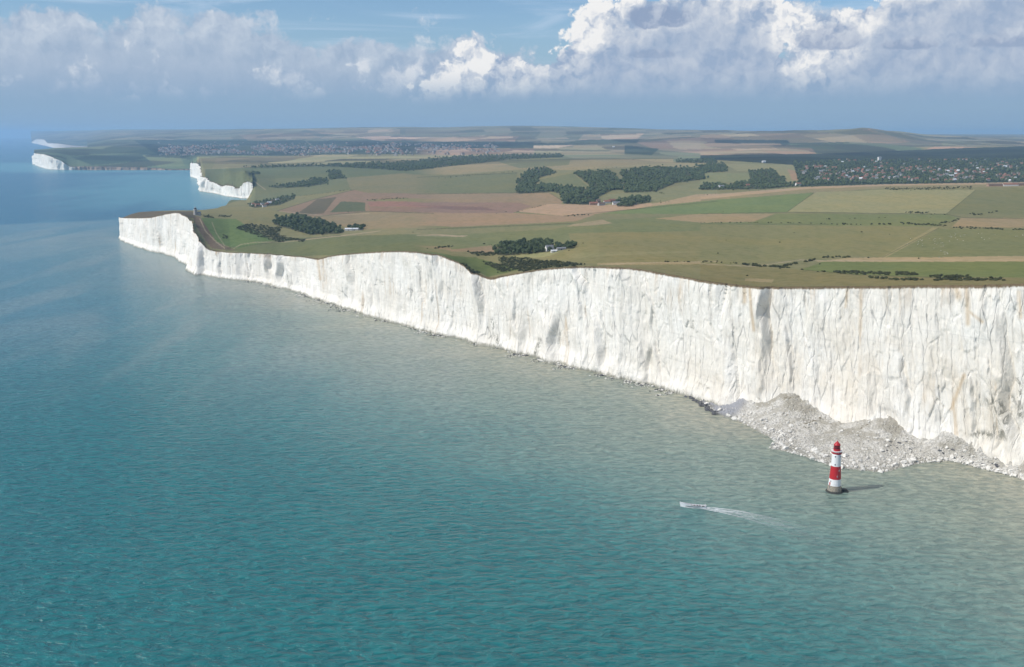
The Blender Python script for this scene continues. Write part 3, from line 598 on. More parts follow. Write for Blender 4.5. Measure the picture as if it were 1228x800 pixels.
# ------------------------------------------------------------------ sea
def build_sea():
    th = np.concatenate([np.linspace(-180, -75, 22)[:-1], np.linspace(-75, 75, 700), np.linspace(75, 180, 22)[1:]])
    r = np.concatenate([[2.0], np.geomspace(40, 70000, 420)])
    back = 1 - sstep(76, 95, np.abs(th)); sc = back + (1 - back) * .05
    R_ = r[:, None] * np.where(r[:, None] < 300, 1, sc[None]); X = R_ * np.sin(np.radians(th))[None]; Y = R_ * np.cos(np.radians(th))[None]
    P = np.stack([X, Y, np.zeros_like(X)], -1).reshape(-1, 3)
    pts = np.concatenate([bN[::8], bW[::6], bH[::10]]); d = np.full(len(P), 1e9)
    for k in range(0, len(pts), 40):
        q = pts[k:k + 40]; d = np.minimum(d, np.min(np.hypot(P[:, None, 0] - q[None, :, 0], P[:, None, 1] - q[None, :, 1]), 1))
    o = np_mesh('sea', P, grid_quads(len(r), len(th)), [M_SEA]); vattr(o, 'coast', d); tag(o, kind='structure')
    # flip to face up
    o.data.flip_normals()
build_sea()

# ------------------------------------------------------------------ sky, sun, haze, camera
SUN_EL = 42.0; SUN_DIR = np.array([-.955, -.297])        # horizontal direction toward the sun
SCRAPS = [(783, 31, 42, 19, .92), (990, 56, 40, 20, .75), (1083, 60, 36, 12, .75), (1205, 55, 40, 13, .6), (775, 71, 30, 8, .5)]
def sky_world():
    w = bpy.data.worlds.new('World'); S.world = w; w.use_nodes = True; nt = w.node_tree; nt.nodes.clear()
    t = NT.__new__(NT); t.t = nt; t.m = None; t.out = nt.nodes.new('ShaderNodeOutputWorld')
    sky = t.n('ShaderNodeTexSky', sky_type='NISHITA'); sky.sun_disc = False; sky.sun_elevation = RAD(SUN_EL); sky.sun_rotation = math.atan2(SUN_DIR[0], SUN_DIR[1])
    sky.altitude = 300; sky.air_density = 1.0; sky.dust_density = .05; sky.ozone_density = 6.0
    bg = t.n('ShaderNodeBackground', {'Color': sky.outputs[0], 'Strength': .105})
    d = t.n('ShaderNodeTexCoord').outputs['Generated']
    x, y, z = t.n('ShaderNodeSeparateXYZ', {0: d}).outputs[:3]
    u = t.math('ARCTAN2', x, y); v = t.math('ARCSINE', z)
    P = t.n('ShaderNodeCombineXYZ', {0: u, 1: v, 2: 0.0}).outputs[0]
    w_ = t.n('ShaderNodeTexNoise', {'Vector': P, 'Scale': 60.0, 'Detail': 3.0, 'Roughness': .6}, noise_dimensions='2D').outputs[1]
    ws = t.n('ShaderNodeVectorMath', {0: t.n('ShaderNodeVectorMath', {0: w_, 1: (.5, .5, .5)}, operation='SUBTRACT').outputs[0], 'Scale': .015}, operation='SCALE').outputs[0]
    Pw = t.n('ShaderNodeVectorMath', {0: P, 1: ws}, operation='ADD').outputs[0]
    def puffs(du, dv):                                       # cauliflower: cells of cells
        q = t.mapping(Pw, loc=(du, dv, 0))
        vo = t.n('ShaderNodeTexVoronoi', {'Vector': q, 'Scale': 24.0, 'Detail': 3.0, 'Roughness': .55, 'Lacunarity': 2.3, 'Smoothness': .35}, feature='SMOOTH_F1', voronoi_dimensions='2D', normalize=True)
        return t.math('SUBTRACT', 1.0, t.math('MULTIPLY', vo.outputs[0], 1.5))
    f0 = puffs(0, 0); f1 = puffs(.006, -.008)
    lowf = t.noise(t.mapping(P, loc=(2.3, .4, 0), sc=(1, 1.7, 1)), 11, 4, .55, dim='2D')
    fine = t.noise(Pw, 150, 4, .65, dim='2D')
    def curve(pts):
        cur = t.n('ShaderNodeFloatCurve'); c = cur.mapping.curves[0]
        c.points[0].location = pts[0]; c.points[-1].location = pts[-1]
        for p in pts[1:-1]: c.points.new(*p)
        cur.mapping.update()
        un = t.n('ShaderNodeMapRange', {0: u, 1: -.6, 2: .6, 3: 0.0, 4: 1.0}, clamp=True).outputs[0]
        t.set(cur.inputs['Value'], un); return t.math('MULTIPLY', cur.outputs[0], .2)
    def over(base, col, a):
        b_ = t.n('ShaderNodeBackground', {'Color': col, 'Strength': 1.0})
        return t.n('ShaderNodeMixShader', {0: a, 1: base, 2: b_.outputs[0]}).outputs[0]
    # pale blue air toward the horizon
    out = over(bg.outputs[0], (.262, .395, .560, 1), t.ramp(v, .115, .012, 0, .95))
    # high streaks
    ci = t.noise(t.mapping(P, loc=(5, 0, 0), rot=(0, 0, .08), sc=(4.0, 40, 1)), 1.0, 5, .6, .6, dim='2D')
    out = over(out, (.62, .73, .88, 1), t.math('MULTIPLY', t.math('MULTIPLY', t.ramp(ci, .44, .74), .5), t.ramp(v, .04, .10)))
    shape = t.math('ADD', t.math('MULTIPLY', f0, .42), t.math('ADD', t.math('MULTIPLY', lowf, .75), t.math('MULTIPLY', fine, .10)))
    lit0 = t.math('ADD', .47, t.math('ADD', t.math('MULTIPLY', t.math('SUBTRACT', f0, f1), 2.0), t.math('MULTIPLY', t.math('SUBTRACT', fine, .5), .35)), clamp=True)
    def bank(base, top, k, wide, dark, bright, gain, depth, soft=.10, amount=1.0):
        ab = t.math('SUBTRACT', v, top)
        e = t.math('MAXIMUM', t.math('MINIMUM', t.math('MULTIPLY', ab, -k), .6), -.9)
        a = t.ramp(t.math('ADD', shape, e), .74, .74 + soft)
        a = t.math('MULTIPLY', t.math('MULTIPLY', a, t.ramp(v, .020, .042)), amount)
        l = t.math('MULTIPLY', t.math('MULTIPLY', lit0, gain), t.math('ADD', .22, t.math('MULTIPLY', t.ramp(ab, -depth, .0), 1.05)), clamp=True)
        col = t.mix(l, dark, bright)
        col = t.mix(t.ramp(v, .062, .020), col, (.265, .396, .560))
        return over(base, col, a)
    # far soft bank all round, then the tall cumulus, then torn grey scraps in front
    far = curve([(0, .56), (.07, .57), (.22, .62), (.30, .60), (.38, .53), (.46, .50), (.60, .55), (.75, .60), (1, .66)])
    out = bank(out, far, 7.0, 1, (.365, .460, .605), (.68, .73, .80), .85, .075, .14, .92)
    mid = curve([(0, .28), (.10, .30), (.20, .40), (.26, .30), (.40, .30), (.47, .50), (.55, .56), (.65, .60), (.75, .56), (.85, .62), (1, .66)])
    out = bank(out, mid, 6.0, 1, (.345, .445, .600), (.74, .77, .82), .95, .07, .12, .85)
    tall = curve([(0, .10), (.14, .14), (.20, .20), (.25, .14), (.40, .14), (.46, .40), (.50, .46), (.55, .57), (.60, .77), (.655, .84), (.70, .70), (.725, .50), (.75, .56), (.79, .80), (.85, .92), (.90, .96), (1, .98)])
    out = bank(out, tall, 6.5, 1, (.335, .430, .590), (.92, .91, .90), 1.55, .085, .05)
    def scrap(base, cx, cy, rx, ry, amt):
        uu = t.math('DIVIDE', t.math('SUBTRACT', u, cx), rx); vv = t.math('DIVIDE', t.math('SUBTRACT', v, cy), ry)
        vv = t.math('MULTIPLY', vv, t.math('ADD', 1.5, t.math('MULTIPLY', t.math('SIGN', vv), -.5)))      # flat underneath
        r = t.math('SQRT', t.math('ADD', t.math('MULTIPLY', uu, uu), t.math('MULTIPLY', vv, vv)))
        f = t.math('ADD', t.math('SUBTRACT', 1.0, r), t.math('ADD', t.math('MULTIPLY', t.math('SUBTRACT', f0, .45), 1.1), t.math('MULTIPLY', t.math('SUBTRACT', fine, .5), .5)))
        l = t.math('ADD', t.math('MULTIPLY', vv, .42), t.math('SUBTRACT', lit0, .42), clamp=True)
        return over(base, t.mix(l, (.285, .365, .525), (.64, .69, .77)), t.math('MULTIPLY', t.ramp(f, .10, .40), amt))
    for (px, py, rx, ry, amt) in SCRAPS:
        out = scrap(out, float(math.atan2(px - CX, F * 1.02)), float(math.atan((HROW - py) / F) * math.cos((px - CX) / F * .95)), rx / F, ry / F, amt)
    # scattered cloud overhead, outside the view
    oh = t.ramp(t.noise(t.mapping(P, loc=(1, 7, 0)), 3.2, 5, .55, dim='2D'), .52, .66)
    out = over(out, (.80, .83, .88, 1), t.math('MULTIPLY', oh, t.ramp(v, .24, .40)))
    nt.links.new(out, t.out.inputs[0])
    w.cycles.sampling_method = 'MANUAL'; w.cycles.sample_map_resolution = 1024
sky_world()

sd = bpy.data.lights.new('sun', 'SUN'); sd.energy = 4.0; sd.angle = RAD(.53); sd.color = (1, .955, .88)
so = bpy.data.objects.new('sun', sd); COL.objects.link(so)
so.rotation_euler = (RAD(90 - SUN_EL), 0, math.atan2(SUN_DIR[0], -SUN_DIR[1]))
so.location = (0, 0, 2000)

def haze():
    t = NT('haze_air'); v = t.n('ShaderNodeVolumePrincipled')
    v.inputs['Color'].default_value = (.45, .71, 1.0, 1); v.inputs['Density'].default_value = 4.0e-5; v.inputs['Anisotropy'].default_value = .15
    t.t.links.new(v.outputs[0], t.out.inputs['Volume'])
    x0, x1, y0, y1, z0, z1 = -71000, 71000, -6000, 71500, -9, 470
    V = [(x, y, z) for z in (z0, z1) for x, y in ((x0, y0), (x1, y0), (x1, y1), (x0, y1))]
    o = new_mesh('haze', V, [(3, 2, 1, 0), (4, 5, 6, 7), (0, 1, 5, 4), (1, 2, 6, 5), (2, 3, 7, 6), (3, 0, 4, 7)], [t.m])
    tag(o, 'pale blue air that fades the far coast and hills', 'haze', kind='stuff')
haze()

cam = bpy.data.cameras.new('camera'); co = bpy.data.objects.new('camera', cam); COL.objects.link(co); S.camera = co
cam.sensor_width = 36; cam.lens = 36 * F / 1228; co.location = (0, 0, H); co.rotation_euler = (math.pi / 2 - PITCH, 0, 0)
cam.clip_start = 1; cam.clip_end = 200000
S.view_settings.view_transform = 'Standard'; S.view_settings.look = 'None'; S.view_settings.gamma = 1; S.view_settings.exposure = 0
S.cycles.max_bounces = 6; S.cycles.diffuse_bounces = 2; S.cycles.volume_bounces = 1; S.cycles.use_denoising = True
#THINGS
# ------------------------------------------------------------------ finding a point of the land seen at a picture point
def land_at(x, y):
    best = None
    for m, Y, z, py, px in SHEETS:
        q = float(m_of(x, y))
        if q < m[0] or q > m[-1]: continue
        j = min(int(np.searchsorted(m, q)), len(m) - 1); r = py[:, j]
        w = np.nonzero((r[:-1] >= y) & (r[1:] < y))[0]
        if not len(w): continue
        i = w[0]; f = (r[i] - y) / (r[i] - r[i + 1] + 1e-9)
        yy = Y[i, j] * (1 - f) + Y[i + 1, j] * f; zz = z[i, j] * (1 - f) + z[i + 1, j] * f
        if zz > .5 and (best is None or yy < best[1]): best = (q * yy, yy, zz)
    return best
def poly_area(p):
    p = np.array(p); return .5 * abs(np.dot(p[:, 0], np.roll(p[:, 1], 1)) - np.dot(p[:, 1], np.roll(p[:, 0], 1)))
def fill(poly, width_m, k=1.0, sx=.72, vy=1.5, jit=1.3):
    P = np.array(poly); lo, hi = P.min(0), P.max(0); c = land_at(*P.mean(0)) or (0, 3000, 0)
    n = int(k * poly_area(poly) / max(.6, (width_m * F / c[1] * sx) * vy)); out = []
    for _ in range(n * 6):
        if len(out) >= n: break
        x, y = RNG.uniform(lo, hi)
        if inside(np.array([x]), np.array([y]), poly)[0]:
            a = land_at(x + RNG.normal() * jit, y + RNG.normal() * jit * .45)
            if a: out.append(a)
    return out

def ico(sub):
    bm = bmesh.new(); bmesh.ops.create_icosphere(bm, subdivisions=sub, radius=1.0); bm.verts.ensure_lookup_table()
    V = np.array([v.co[:] for v in bm.verts]); T = np.array([[v.index for v in f.verts] for f in bm.faces]); bm.free(); return V, T
ICO1, ICO2 = ico(2), ico(3)
def crown_geo(seed, tall=.9, sub=ICO2, leaves=220, amp=.34):
    """an uneven crown (radius about 1, centre at its own middle) with loose leaf clumps round it"""
    r = np.random.default_rng(seed); V, T = sub; V = V.copy()
    n = fbm(V[:, 0] * 1.5 + seed, V[:, 1] * 1.5 + V[:, 2] * 1.9, 3, seed) * amp * 1.5 + fbm(V[:, 0] * 4.3, V[:, 1] * 4.3 + V[:, 2] * 4.1 + seed, 2, seed + 9) * amp * .8
    V = V * (.82 + n)[:, None]; V[:, 2] *= tall; V[:, 2] = np.where(V[:, 2] < 0, V[:, 2] * .75, V[:, 2])
    V[:, :2] *= (1 + .15 * r.normal(size=2)).clip(.8, 1.25)
    k = leaves
    if k:
        i = r.integers(0, len(V), k); c = V[i] * r.uniform(.9, 1.22, (k, 1)); a = r.normal(size=(k, 3)); a /= np.linalg.norm(a, axis=1)[:, None]; b = np.cross(a, r.normal(size=(k, 3))); b /= np.linalg.norm(b, axis=1)[:, None]
        s_ = r.uniform(.07, .17, (k, 1)); L = np.stack([c + a * s_, c - a * s_ * .5 + b * s_, c - a * s_ * .5 - b * s_], 1).reshape(-1, 3)
        T = np.concatenate([T, len(V) + np.arange(k * 3).reshape(-1, 3)]); V = np.concatenate([V, L])
    return V, T
def foliage(name, c, var=.6):
    t = NT(name); oi = t.n('ShaderNodeObjectInfo').outputs['Random']; pos = t.n('ShaderNodeNewGeometry').outputs['Position']
    n = t.noise(t.mapping(pos, sc=(1 / 3.5, 1 / 3.5, 1 / 3.5)), 1, 4, .7); b_ = t.noise(t.mapping(pos, sc=(1 / 26, 1 / 26, 1 / 26)), 1, 2, .5)
    c = np.array(c); k = t.math('ADD', t.math('MULTIPLY', oi, .35), t.math('ADD', t.math('MULTIPLY', t.ramp(n, .3, .7), .35), t.math('MULTIPLY', t.ramp(b_, .3, .7), .3)))
    col = t.mix(k, tuple(c * (1 - var)), tuple(c * (1 + var) * np.array([1.12, 1.02, .9])))
    b = t.bsdf(Base_Color=col, Roughness=.85); t.set(b.inputs['Specular IOR Level'], .1); return t.m
M_LEAF = foliage('broadleaf_foliage', (.064, .088, .044)); M_GORSE = foliage('gorse_foliage', (.050, .058, .028)); M_BARK = simple('bark', (.12, .095, .07), .9)
M_WALLW = simple('white_render', (.72, .70, .66), .8, .08); M_WALLD = simple('weathered_render', (.33, .30, .265), .85, .25); M_WALLB = simple('brick_and_flint', (.34, .22, .16), .9, .3); M_WALLG = simple('grey_stone', (.40, .385, .36), .9, .2, 2.0)
M_ROOFR = simple('red_tiles', (.26, .115, .075), .85, .3); M_ROOFB = simple('brown_tiles', (.17, .115, .085), .85, .3); M_ROOFG = simple('grey_slate', (.20, .205, .215), .7, .25); M_ROOFW = simple('pale_sheet_roof', (.68, .69, .70), .5, .1)
M_GLASS = simple('dark_window_glass', (.03, .035, .045), .15, .2); M_DARK = simple('dark_paint', (.03, .03, .032), .5, .3)

# ------------------------------------------------------------------ trees
def trunk_geo():
    V = []; Q = []
    for k, (z, r) in enumerate(((-.5, .36), (1.2, .27), (3.4, .2), (5.5, .1))):
        for a in range(7): V.append((r * math.cos(a * 2 * math.pi / 7) + .06 * k, r * math.sin(a * 2 * math.pi / 7), z))
    for k in range(3):
        for a in range(7): Q.append((k * 7 + a, k * 7 + (a + 1) % 7, k * 7 + 7 + (a + 1) % 7, k * 7 + 7 + a))
    for s_ in range(3):                                      # limbs
        a = s_ * 2.2; b0 = len(V); d = np.array([math.cos(a), math.sin(a), .9])
        for f, r in ((0, .13), (1, .05)):
            for e in range(4): p = np.array([0, 0, 2.6 + .4 * s_]) + d * 2.2 * f; V.append((p[0] + r * math.cos(e * 1.57), p[1] + r * math.sin(e * 1.57), p[2]))
        for e in range(4): Q.append((b0 + e, b0 + (e + 1) % 4, b0 + 4 + (e + 1) % 4, b0 + 4 + e))
    return V, Q
TREES = {}
for k in range(5):
    t = empty('tree', (0, 0, 0)); V, Q = trunk_geo(); new_mesh('trunk', V, Q, [M_BARK], t, True)
    V, T = crown_geo(20 + k, .82 + .09 * k); V = V * np.array([5.6, 5.6, 5.4]) + np.array([0, 0, 6.4])
    o = np_mesh('crown', V, T, [M_LEAF], False); o.parent = t; TREES[k] = t
CLUMPS = [crown_geo(60 + k, .95, ICO1, 60) for k in range(6)]
tree_spots = []     # (point, wood, scale)
for wood, w_, kk in (('gap', 10, 1.5), ('cottage', 7.5, 1.5), ('farm', 11, 1.5), ('main', 11.5, 1.9), ('bay', 9, 1.0), ('slope', 10, 1.5), ('vale', 11, 1.5), ('far', 13, 1.6), ('village', 12, 1.15)):
    for poly in WOODS[wood]:
        for p in fill(poly, w_, kk): tree_spots.append((p, wood, RNG.uniform(.72, 1.18) * w_ / 11))
TREE_LABEL = {'gap': ('dark leafy tree of the wood behind the white headland', 'trees of the wood behind the headland'), 'cottage': ('dark leafy tree in the copse around the lone white cottage near the cliff', 'trees of the copse round the cottage'),
              'farm': ('dark leafy tree beside the red roofed farm under the big wood', 'trees beside the farm'), 'main': ('dark leafy tree of the big wood on the hill behind the fields', 'trees of the big hill wood'),
              'bay': ('low dark tree among the houses at the gap in the cliffs', 'trees among the houses at the gap'), 'slope': ('dark tree of the narrow belt on the slope above the bay', 'trees of the belt above the bay'),
              'vale': ('rounded tree in the valley fields by the village', 'trees in the valley fields')}
tree_spots.sort(key=lambda q: q[0][1] / q[2])
mass_V, mass_T, nv = [], [], 0; used_t = set()
for i, (p, wood, sc) in enumerate(tree_spots):
    if i < 300 and wood in TREE_LABEL:
        k = int(RNG.integers(0, 5)); first = k not in used_t
        o = TREES[k] if first else dup(TREES[k], p); used_t.add(k)
        o.location = (p[0], p[1], p[2] - .3); o.rotation_euler = (0, 0, RNG.uniform(0, 6.3)); o.scale = (sc, sc, sc * RNG.uniform(.85, 1.15))
        tag(o, TREE_LABEL[wood][0], 'tree', TREE_LABEL[wood][1])
    else:
        V, T = CLUMPS[int(RNG.integers(0, 6))]; a = RNG.uniform(0, 6.3); ca, sa = math.cos(a), math.sin(a)
        W = np.stack([V[:, 0] * ca - V[:, 1] * sa, V[:, 0] * sa + V[:, 1] * ca, V[:, 2]], 1) * np.array([5.6, 5.6, 5.2 * RNG.uniform(.85, 1.25)]) * sc + np.array([p[0], p[1], p[2] + 5.2 * sc])
        mass_V.append(W); mass_T.append(T + nv); nv += len(V)
o = np_mesh('woodland', np.concatenate(mass_V), np.concatenate(mass_T), [M_LEAF], False)
tag(o, 'dark green woods on the far slopes and among the village houses', 'woodland', kind='stuff')

# ------------------------------------------------------------------ gorse and hedges
BUSH = []
for k in range(4):
    V, T = crown_geo(90 + k, .72, ICO1, 110, .42); V[:, 2] = np.maximum(V[:, 2], -.5) + .42; BUSH.append((V, T))
spots = []
for line, wd, full in HEDGES:
    L = np.array(line)
    for a, b in zip(L[:-1], L[1:]):
        n = max(1, int(np.hypot(*(b - a)) / 1.5 * full * max(1, wd / 1.9)))
        for _ in range(n):
            q = a + (b - a) * RNG.random() + np.array([RNG.normal() * .4, RNG.normal() * wd * .22]); p = land_at(*q)
            if p: spots.append((p, 'hedge', RNG.uniform(.7, 1.5) * (1.0 if wd > 1.2 else .7)))
for poly in SCRUB:
    for p in fill(poly, 4.6, 1.9, .9, 1.3, 1.0): spots.append((p, 'scrub', RNG.uniform(.55, 1.5)))
for _ in range(32):                                              # strays
    p = land_at(RNG.uniform(300, 1228), RNG.uniform(250, 335))
    if p: spots.append((p, 'stray', RNG.uniform(.5, 1.0)))
spots.sort(key=lambda q: q[0][1] / q[2])
BL = {'hedge': ('dark green gorse bush in a broken hedge line across the downs', 'gorse bushes in the hedge lines'), 'scrub': ('dark scrub bush in the thickets of the dry hollows behind the cliff', 'scrub bushes in the hollows'), 'stray': ('small dark bush standing alone on open grass', 'lone bushes on the grass')}
bush_me = []
for V, T in BUSH:
    b = np_mesh('gorse_bush', V * np.array([1.9, 1.9, 1.9]), T, [M_GORSE], False); bush_me.append(b)
mass_V, mass_T, nv = [], [], 0; used = set()
for i, (p, kind, sc) in enumerate(spots):
    k = int(RNG.integers(0, 4)); a = RNG.uniform(0, 6.3)
    if i < 300:
        o = bush_me[k] if k not in used else bush_me[k].copy()
        if k in used: COL.objects.link(o)
        used.add(k)
        o.location = (p[0], p[1], p[2] - .15); o.rotation_euler = (0, 0, a); o.scale = (sc, sc, sc * .9); tag(o, BL[kind][0], 'bush', BL[kind][1])
    else:
        V, T = BUSH[k]; ca, sa = math.cos(a), math.sin(a)
        W = np.stack([V[:, 0] * ca - V[:, 1] * sa, V[:, 0] * sa + V[:, 1] * ca, V[:, 2]], 1) * np.array([1.9, 1.9, 1.8]) * sc + np.array([p[0], p[1], p[2] - .15])
        mass_V.append(W); mass_T.append(T + nv); nv += len(V)
tag(np_mesh('scrub', np.concatenate(mass_V), np.concatenate(mass_T), [M_GORSE], False), 'dark scrub and hedges scattered over the farther fields', 'scrub', kind='stuff')

# ------------------------------------------------------------------ buildings
def box(x0, x1, y0, y1, z0, z1):
    V = [(x, y, z) for z in (z0, z1) for x, y in ((x0, y0), (x1, y0), (x1, y1), (x0, y1))]
    return V, [(3, 2, 1, 0), (4, 5, 6, 7), (0, 1, 5, 4), (1, 2, 6, 5), (2, 3, 7, 6), (3, 0, 4, 7)]
def merge(parts):
    V, Q = [], []
    for v, q in parts: Q += [tuple(i + len(V) for i in f) for f in q]; V += list(v)
    return V, Q
def gable_walls(L, W, h, rise):
    l, w = L / 2, W / 2
    V = [(-l, -w, -1), (l, -w, -1), (l, w, -1), (-l, w, -1), (-l, -w, h), (l, -w, h), (l, w, h), (-l, w, h), (-l, 0, h + rise), (l, 0, h + rise)]
    return V, [(0, 1, 5, 4), (2, 3, 7, 6), (1, 2, 6, 9, 5), (3, 0, 4, 8, 7)]
def gable_roof(L, W, h, rise, over=.4, th=.25):
    l, w = L / 2 + over, W / 2 + over; d = rise * over / (W / 2)
    A = [(-l, -w, h - d + .03), (l, -w, h - d + .03), (l, 0, h + rise + .03), (-l, 0, h + rise + .03), (l, w, h - d + .03), (-l, w, h - d + .03)]
    V = A + [(x, y, z + th) for x, y, z in A]
    return V, [(6, 7, 8, 9), (9, 8, 10, 11), (1, 0, 3, 2), (2, 3, 5, 4), (0, 1, 7, 6), (5, 11, 10, 4), (0, 6, 9, 3), (3, 9, 11, 5), (1, 2, 8, 7), (2, 4, 10, 8)]
def building(name, at, L, W, h, rise, rot, wall, roof, label, cat='house', group=None, windows=True, chimney=True, door=True):
    t = empty(name, (at[0], at[1], at[2]), rot); tag(t, label, cat, group)
    new_mesh('wall', *gable_walls(L, W, h, rise), [wall], t)
    r = new_mesh('roof', *gable_roof(L, W, h, rise), [roof], t)
    if chimney:
        new_mesh('chimney', *merge([box(L * .32 - .6, L * .32 + .6, -.5, .5, h + rise * .5, h + rise + 1.5)]), [M_WALLB], r)
    if windows:
        n = max(2, int(L / 4)); fl = [1.0, 3.6] if h > 4.5 else [1.0]
        for z in fl:
            for i in range(n):
                x = -L / 2 + (i + .5) * L / n
                if door and z == 1.0 and i == n // 2: continue
                new_mesh('window', *box(x - .6, x + .6, -W / 2 - .05, -W / 2 + .1, z, z + 1.4), [M_GLASS], t)
    if door:
        x = -L / 2 + (n // 2 + .5) * L / n if windows else 0
        new_mesh('door', *box(x - .55, x + .55, -W / 2 - .06, -W / 2 + .1, 0, 2.1), [M_DARK], t)
    return t
def put(x, y): return land_at(x, y)
# the lone cottage and its barn in the dip behind the cliff
building('cottage', put(659, 300.5), 13, 8, 4.9, 4.0, .35, M_WALLW, M_ROOFG, 'lone white cottage with grey gabled roof beside the dark copse near the cliff', 'cottage')
building('shed', put(664, 302.5), 9, 5, 2.6, 1.2, .2, M_WALLW, M_ROOFW, 'small pale shed on the near side of the lone white cottage', 'shed', chimney=False, windows=False)
building('barn', put(673, 299.8), 14, 6, 2.8, 1.6, .2, M_WALLG, M_ROOFG, 'low grey barn between the lone cottage and the end of its copse', 'barn', chimney=False, windows=False)
# white sheds at the end of the headland wood
building('barn', put(418, 276.6), 17, 9, 4, 2.2, .1, M_WALLW, M_ROOFW, 'pale barn touching the end of the headland wood', 'barn', chimney=False, windows=False)
building('barn', put(425, 276.2), 20, 9, 3.4, 2.0, .15, M_WALLW, M_ROOFW, 'longest white roofed barn past the end of the headland wood', 'barn', chimney=False, windows=False)
building('barn', put(432, 276.0), 10, 7, 3, 1.6, .1, M_WALLG, M_ROOFG, 'small grey barn farthest from the headland wood', 'barn', chimney=False, windows=False)
# houses at the gap in the cliffs
gap = [(304, 246.5, M_WALLW, M_ROOFR, 12, 'white house with red roof nearest the shore at the gap'), (309, 247.2, M_WALLB, M_ROOFR, 18, 'long brick terrace with red roof at the gap in the cliffs'), (314.5, 246.3, M_WALLW, M_ROOFG, 15, 'white house with grey roof between two red roofs at the gap'),
       (317, 248.3, M_WALLW, M_ROOFB, 13, 'white house with brown roof on the near side of the row at the gap'), (323, 244.6, M_WALLW, M_ROOFW, 16, 'pale flat roofed hall among the gap houses'), (327, 243, M_WALLB, M_ROOFB, 15, 'brick house with brown roof under the trees at the gap'),
       (332.5, 241.6, M_WALLW, M_ROOFG, 13, 'tall white house set against dark trees at the inland end of the gap row'), (320, 246.2, M_WALLB, M_ROOFR, 12, 'small brick house with red roof in the middle of the gap row')]
for i, (x, y, w_, r_, L, lab) in enumerate(gap):
    building('house', put(x, y), L, 9, 5.4 + (i == 6) * 2, 3.6, .5 + .25 * (i % 3), w_, r_, lab, 'house', 'houses at the gap in the cliffs')
# the farm below the big wood
farm = [(712, 245.8, 26, M_WALLB, M_ROOFR, 'long red roofed barn at the near end of the hill farm'), (721, 246.4, 22, M_WALLG, M_ROOFB, 'grey stone barn with brown roof in front of the hill farm'), (728, 243.8, 20, M_WALLW, M_ROOFR, 'white farmhouse with red roof at the foot of the big wood'),
        (734, 242.3, 24, M_WALLB, M_ROOFR, 'brick barn with red roof behind the white farmhouse'), (739, 245.4, 22, M_WALLW, M_ROOFG, 'pale shed with grey roof at the tree end of the hill farm'), (717, 242.8, 14, M_WALLB, M_ROOFB, 'small brown roofed barn half hidden by the big wood')]
for i, (x, y, L, w_, r_, lab) in enumerate(farm):
    building('farmhouse' if i == 2 else 'barn', put(x, y), L, 10, 5.2, 4.2, .15 + .4 * (i % 2), w_, r_, lab, 'farmhouse' if i == 2 else 'barn', 'buildings of the hill farm', windows=(i == 2), chimney=(i == 2))
for x, y, L, w_, r_, lab in ((1196, 223.2, 60, M_WALLB, M_ROOFB, 'long brown barn at the crest beside the dark crop strip'), (1211, 223.0, 46, M_WALLW, M_ROOFR, 'red roofed barn on the crest with pale walls'), (1224, 222.4, 52, M_WALLB, M_ROOFB, 'brown barn on the crest at the edge of the view')):
    building('barn', put(x, y), L, 14, 4.5, 3.2, .05, w_, r_, lab, 'barn', 'barns on the crest', windows=False, chimney=False, door=False)
for x, y, w_, r_, lab in ((916, 195.0, M_WALLW, M_ROOFW, 'white house alone on the wooded rise beyond the valley field'), (865, 225.4, M_WALLW, M_ROOFG, 'white house among round trees in the valley'), (957, 222.5, M_WALLW, M_ROOFR, 'white house at the foot of the dark wood by the village'), (897, 224, M_WALLB, M_ROOFR, 'brick house with red roof tucked in valley trees'),
                         (736, 176.5, M_WALLW, M_ROOFW, 'tiny white house far off beneath the distant downs'), (1205, 200.6, M_WALLW, M_ROOFW, 'big white house on the wooded hill at the far end of the village')):
    building('house', put(x, y), 20, 12, 7, 4, .3, w_, r_, lab, 'house', windows=False, chimney=False, door=False)
# square white tower above the village
wt = put(1054.5, 192.5); t = empty('water_tower', wt, .2); tag(t, 'square white tower standing above the wooded village', 'tower')
new_mesh('shaft', *box(-9, 9, -9, 9, -1, 22), [M_WALLW], t); new_mesh('roof', *gable_roof(18, 18, 22, 4), [M_ROOFG], t)

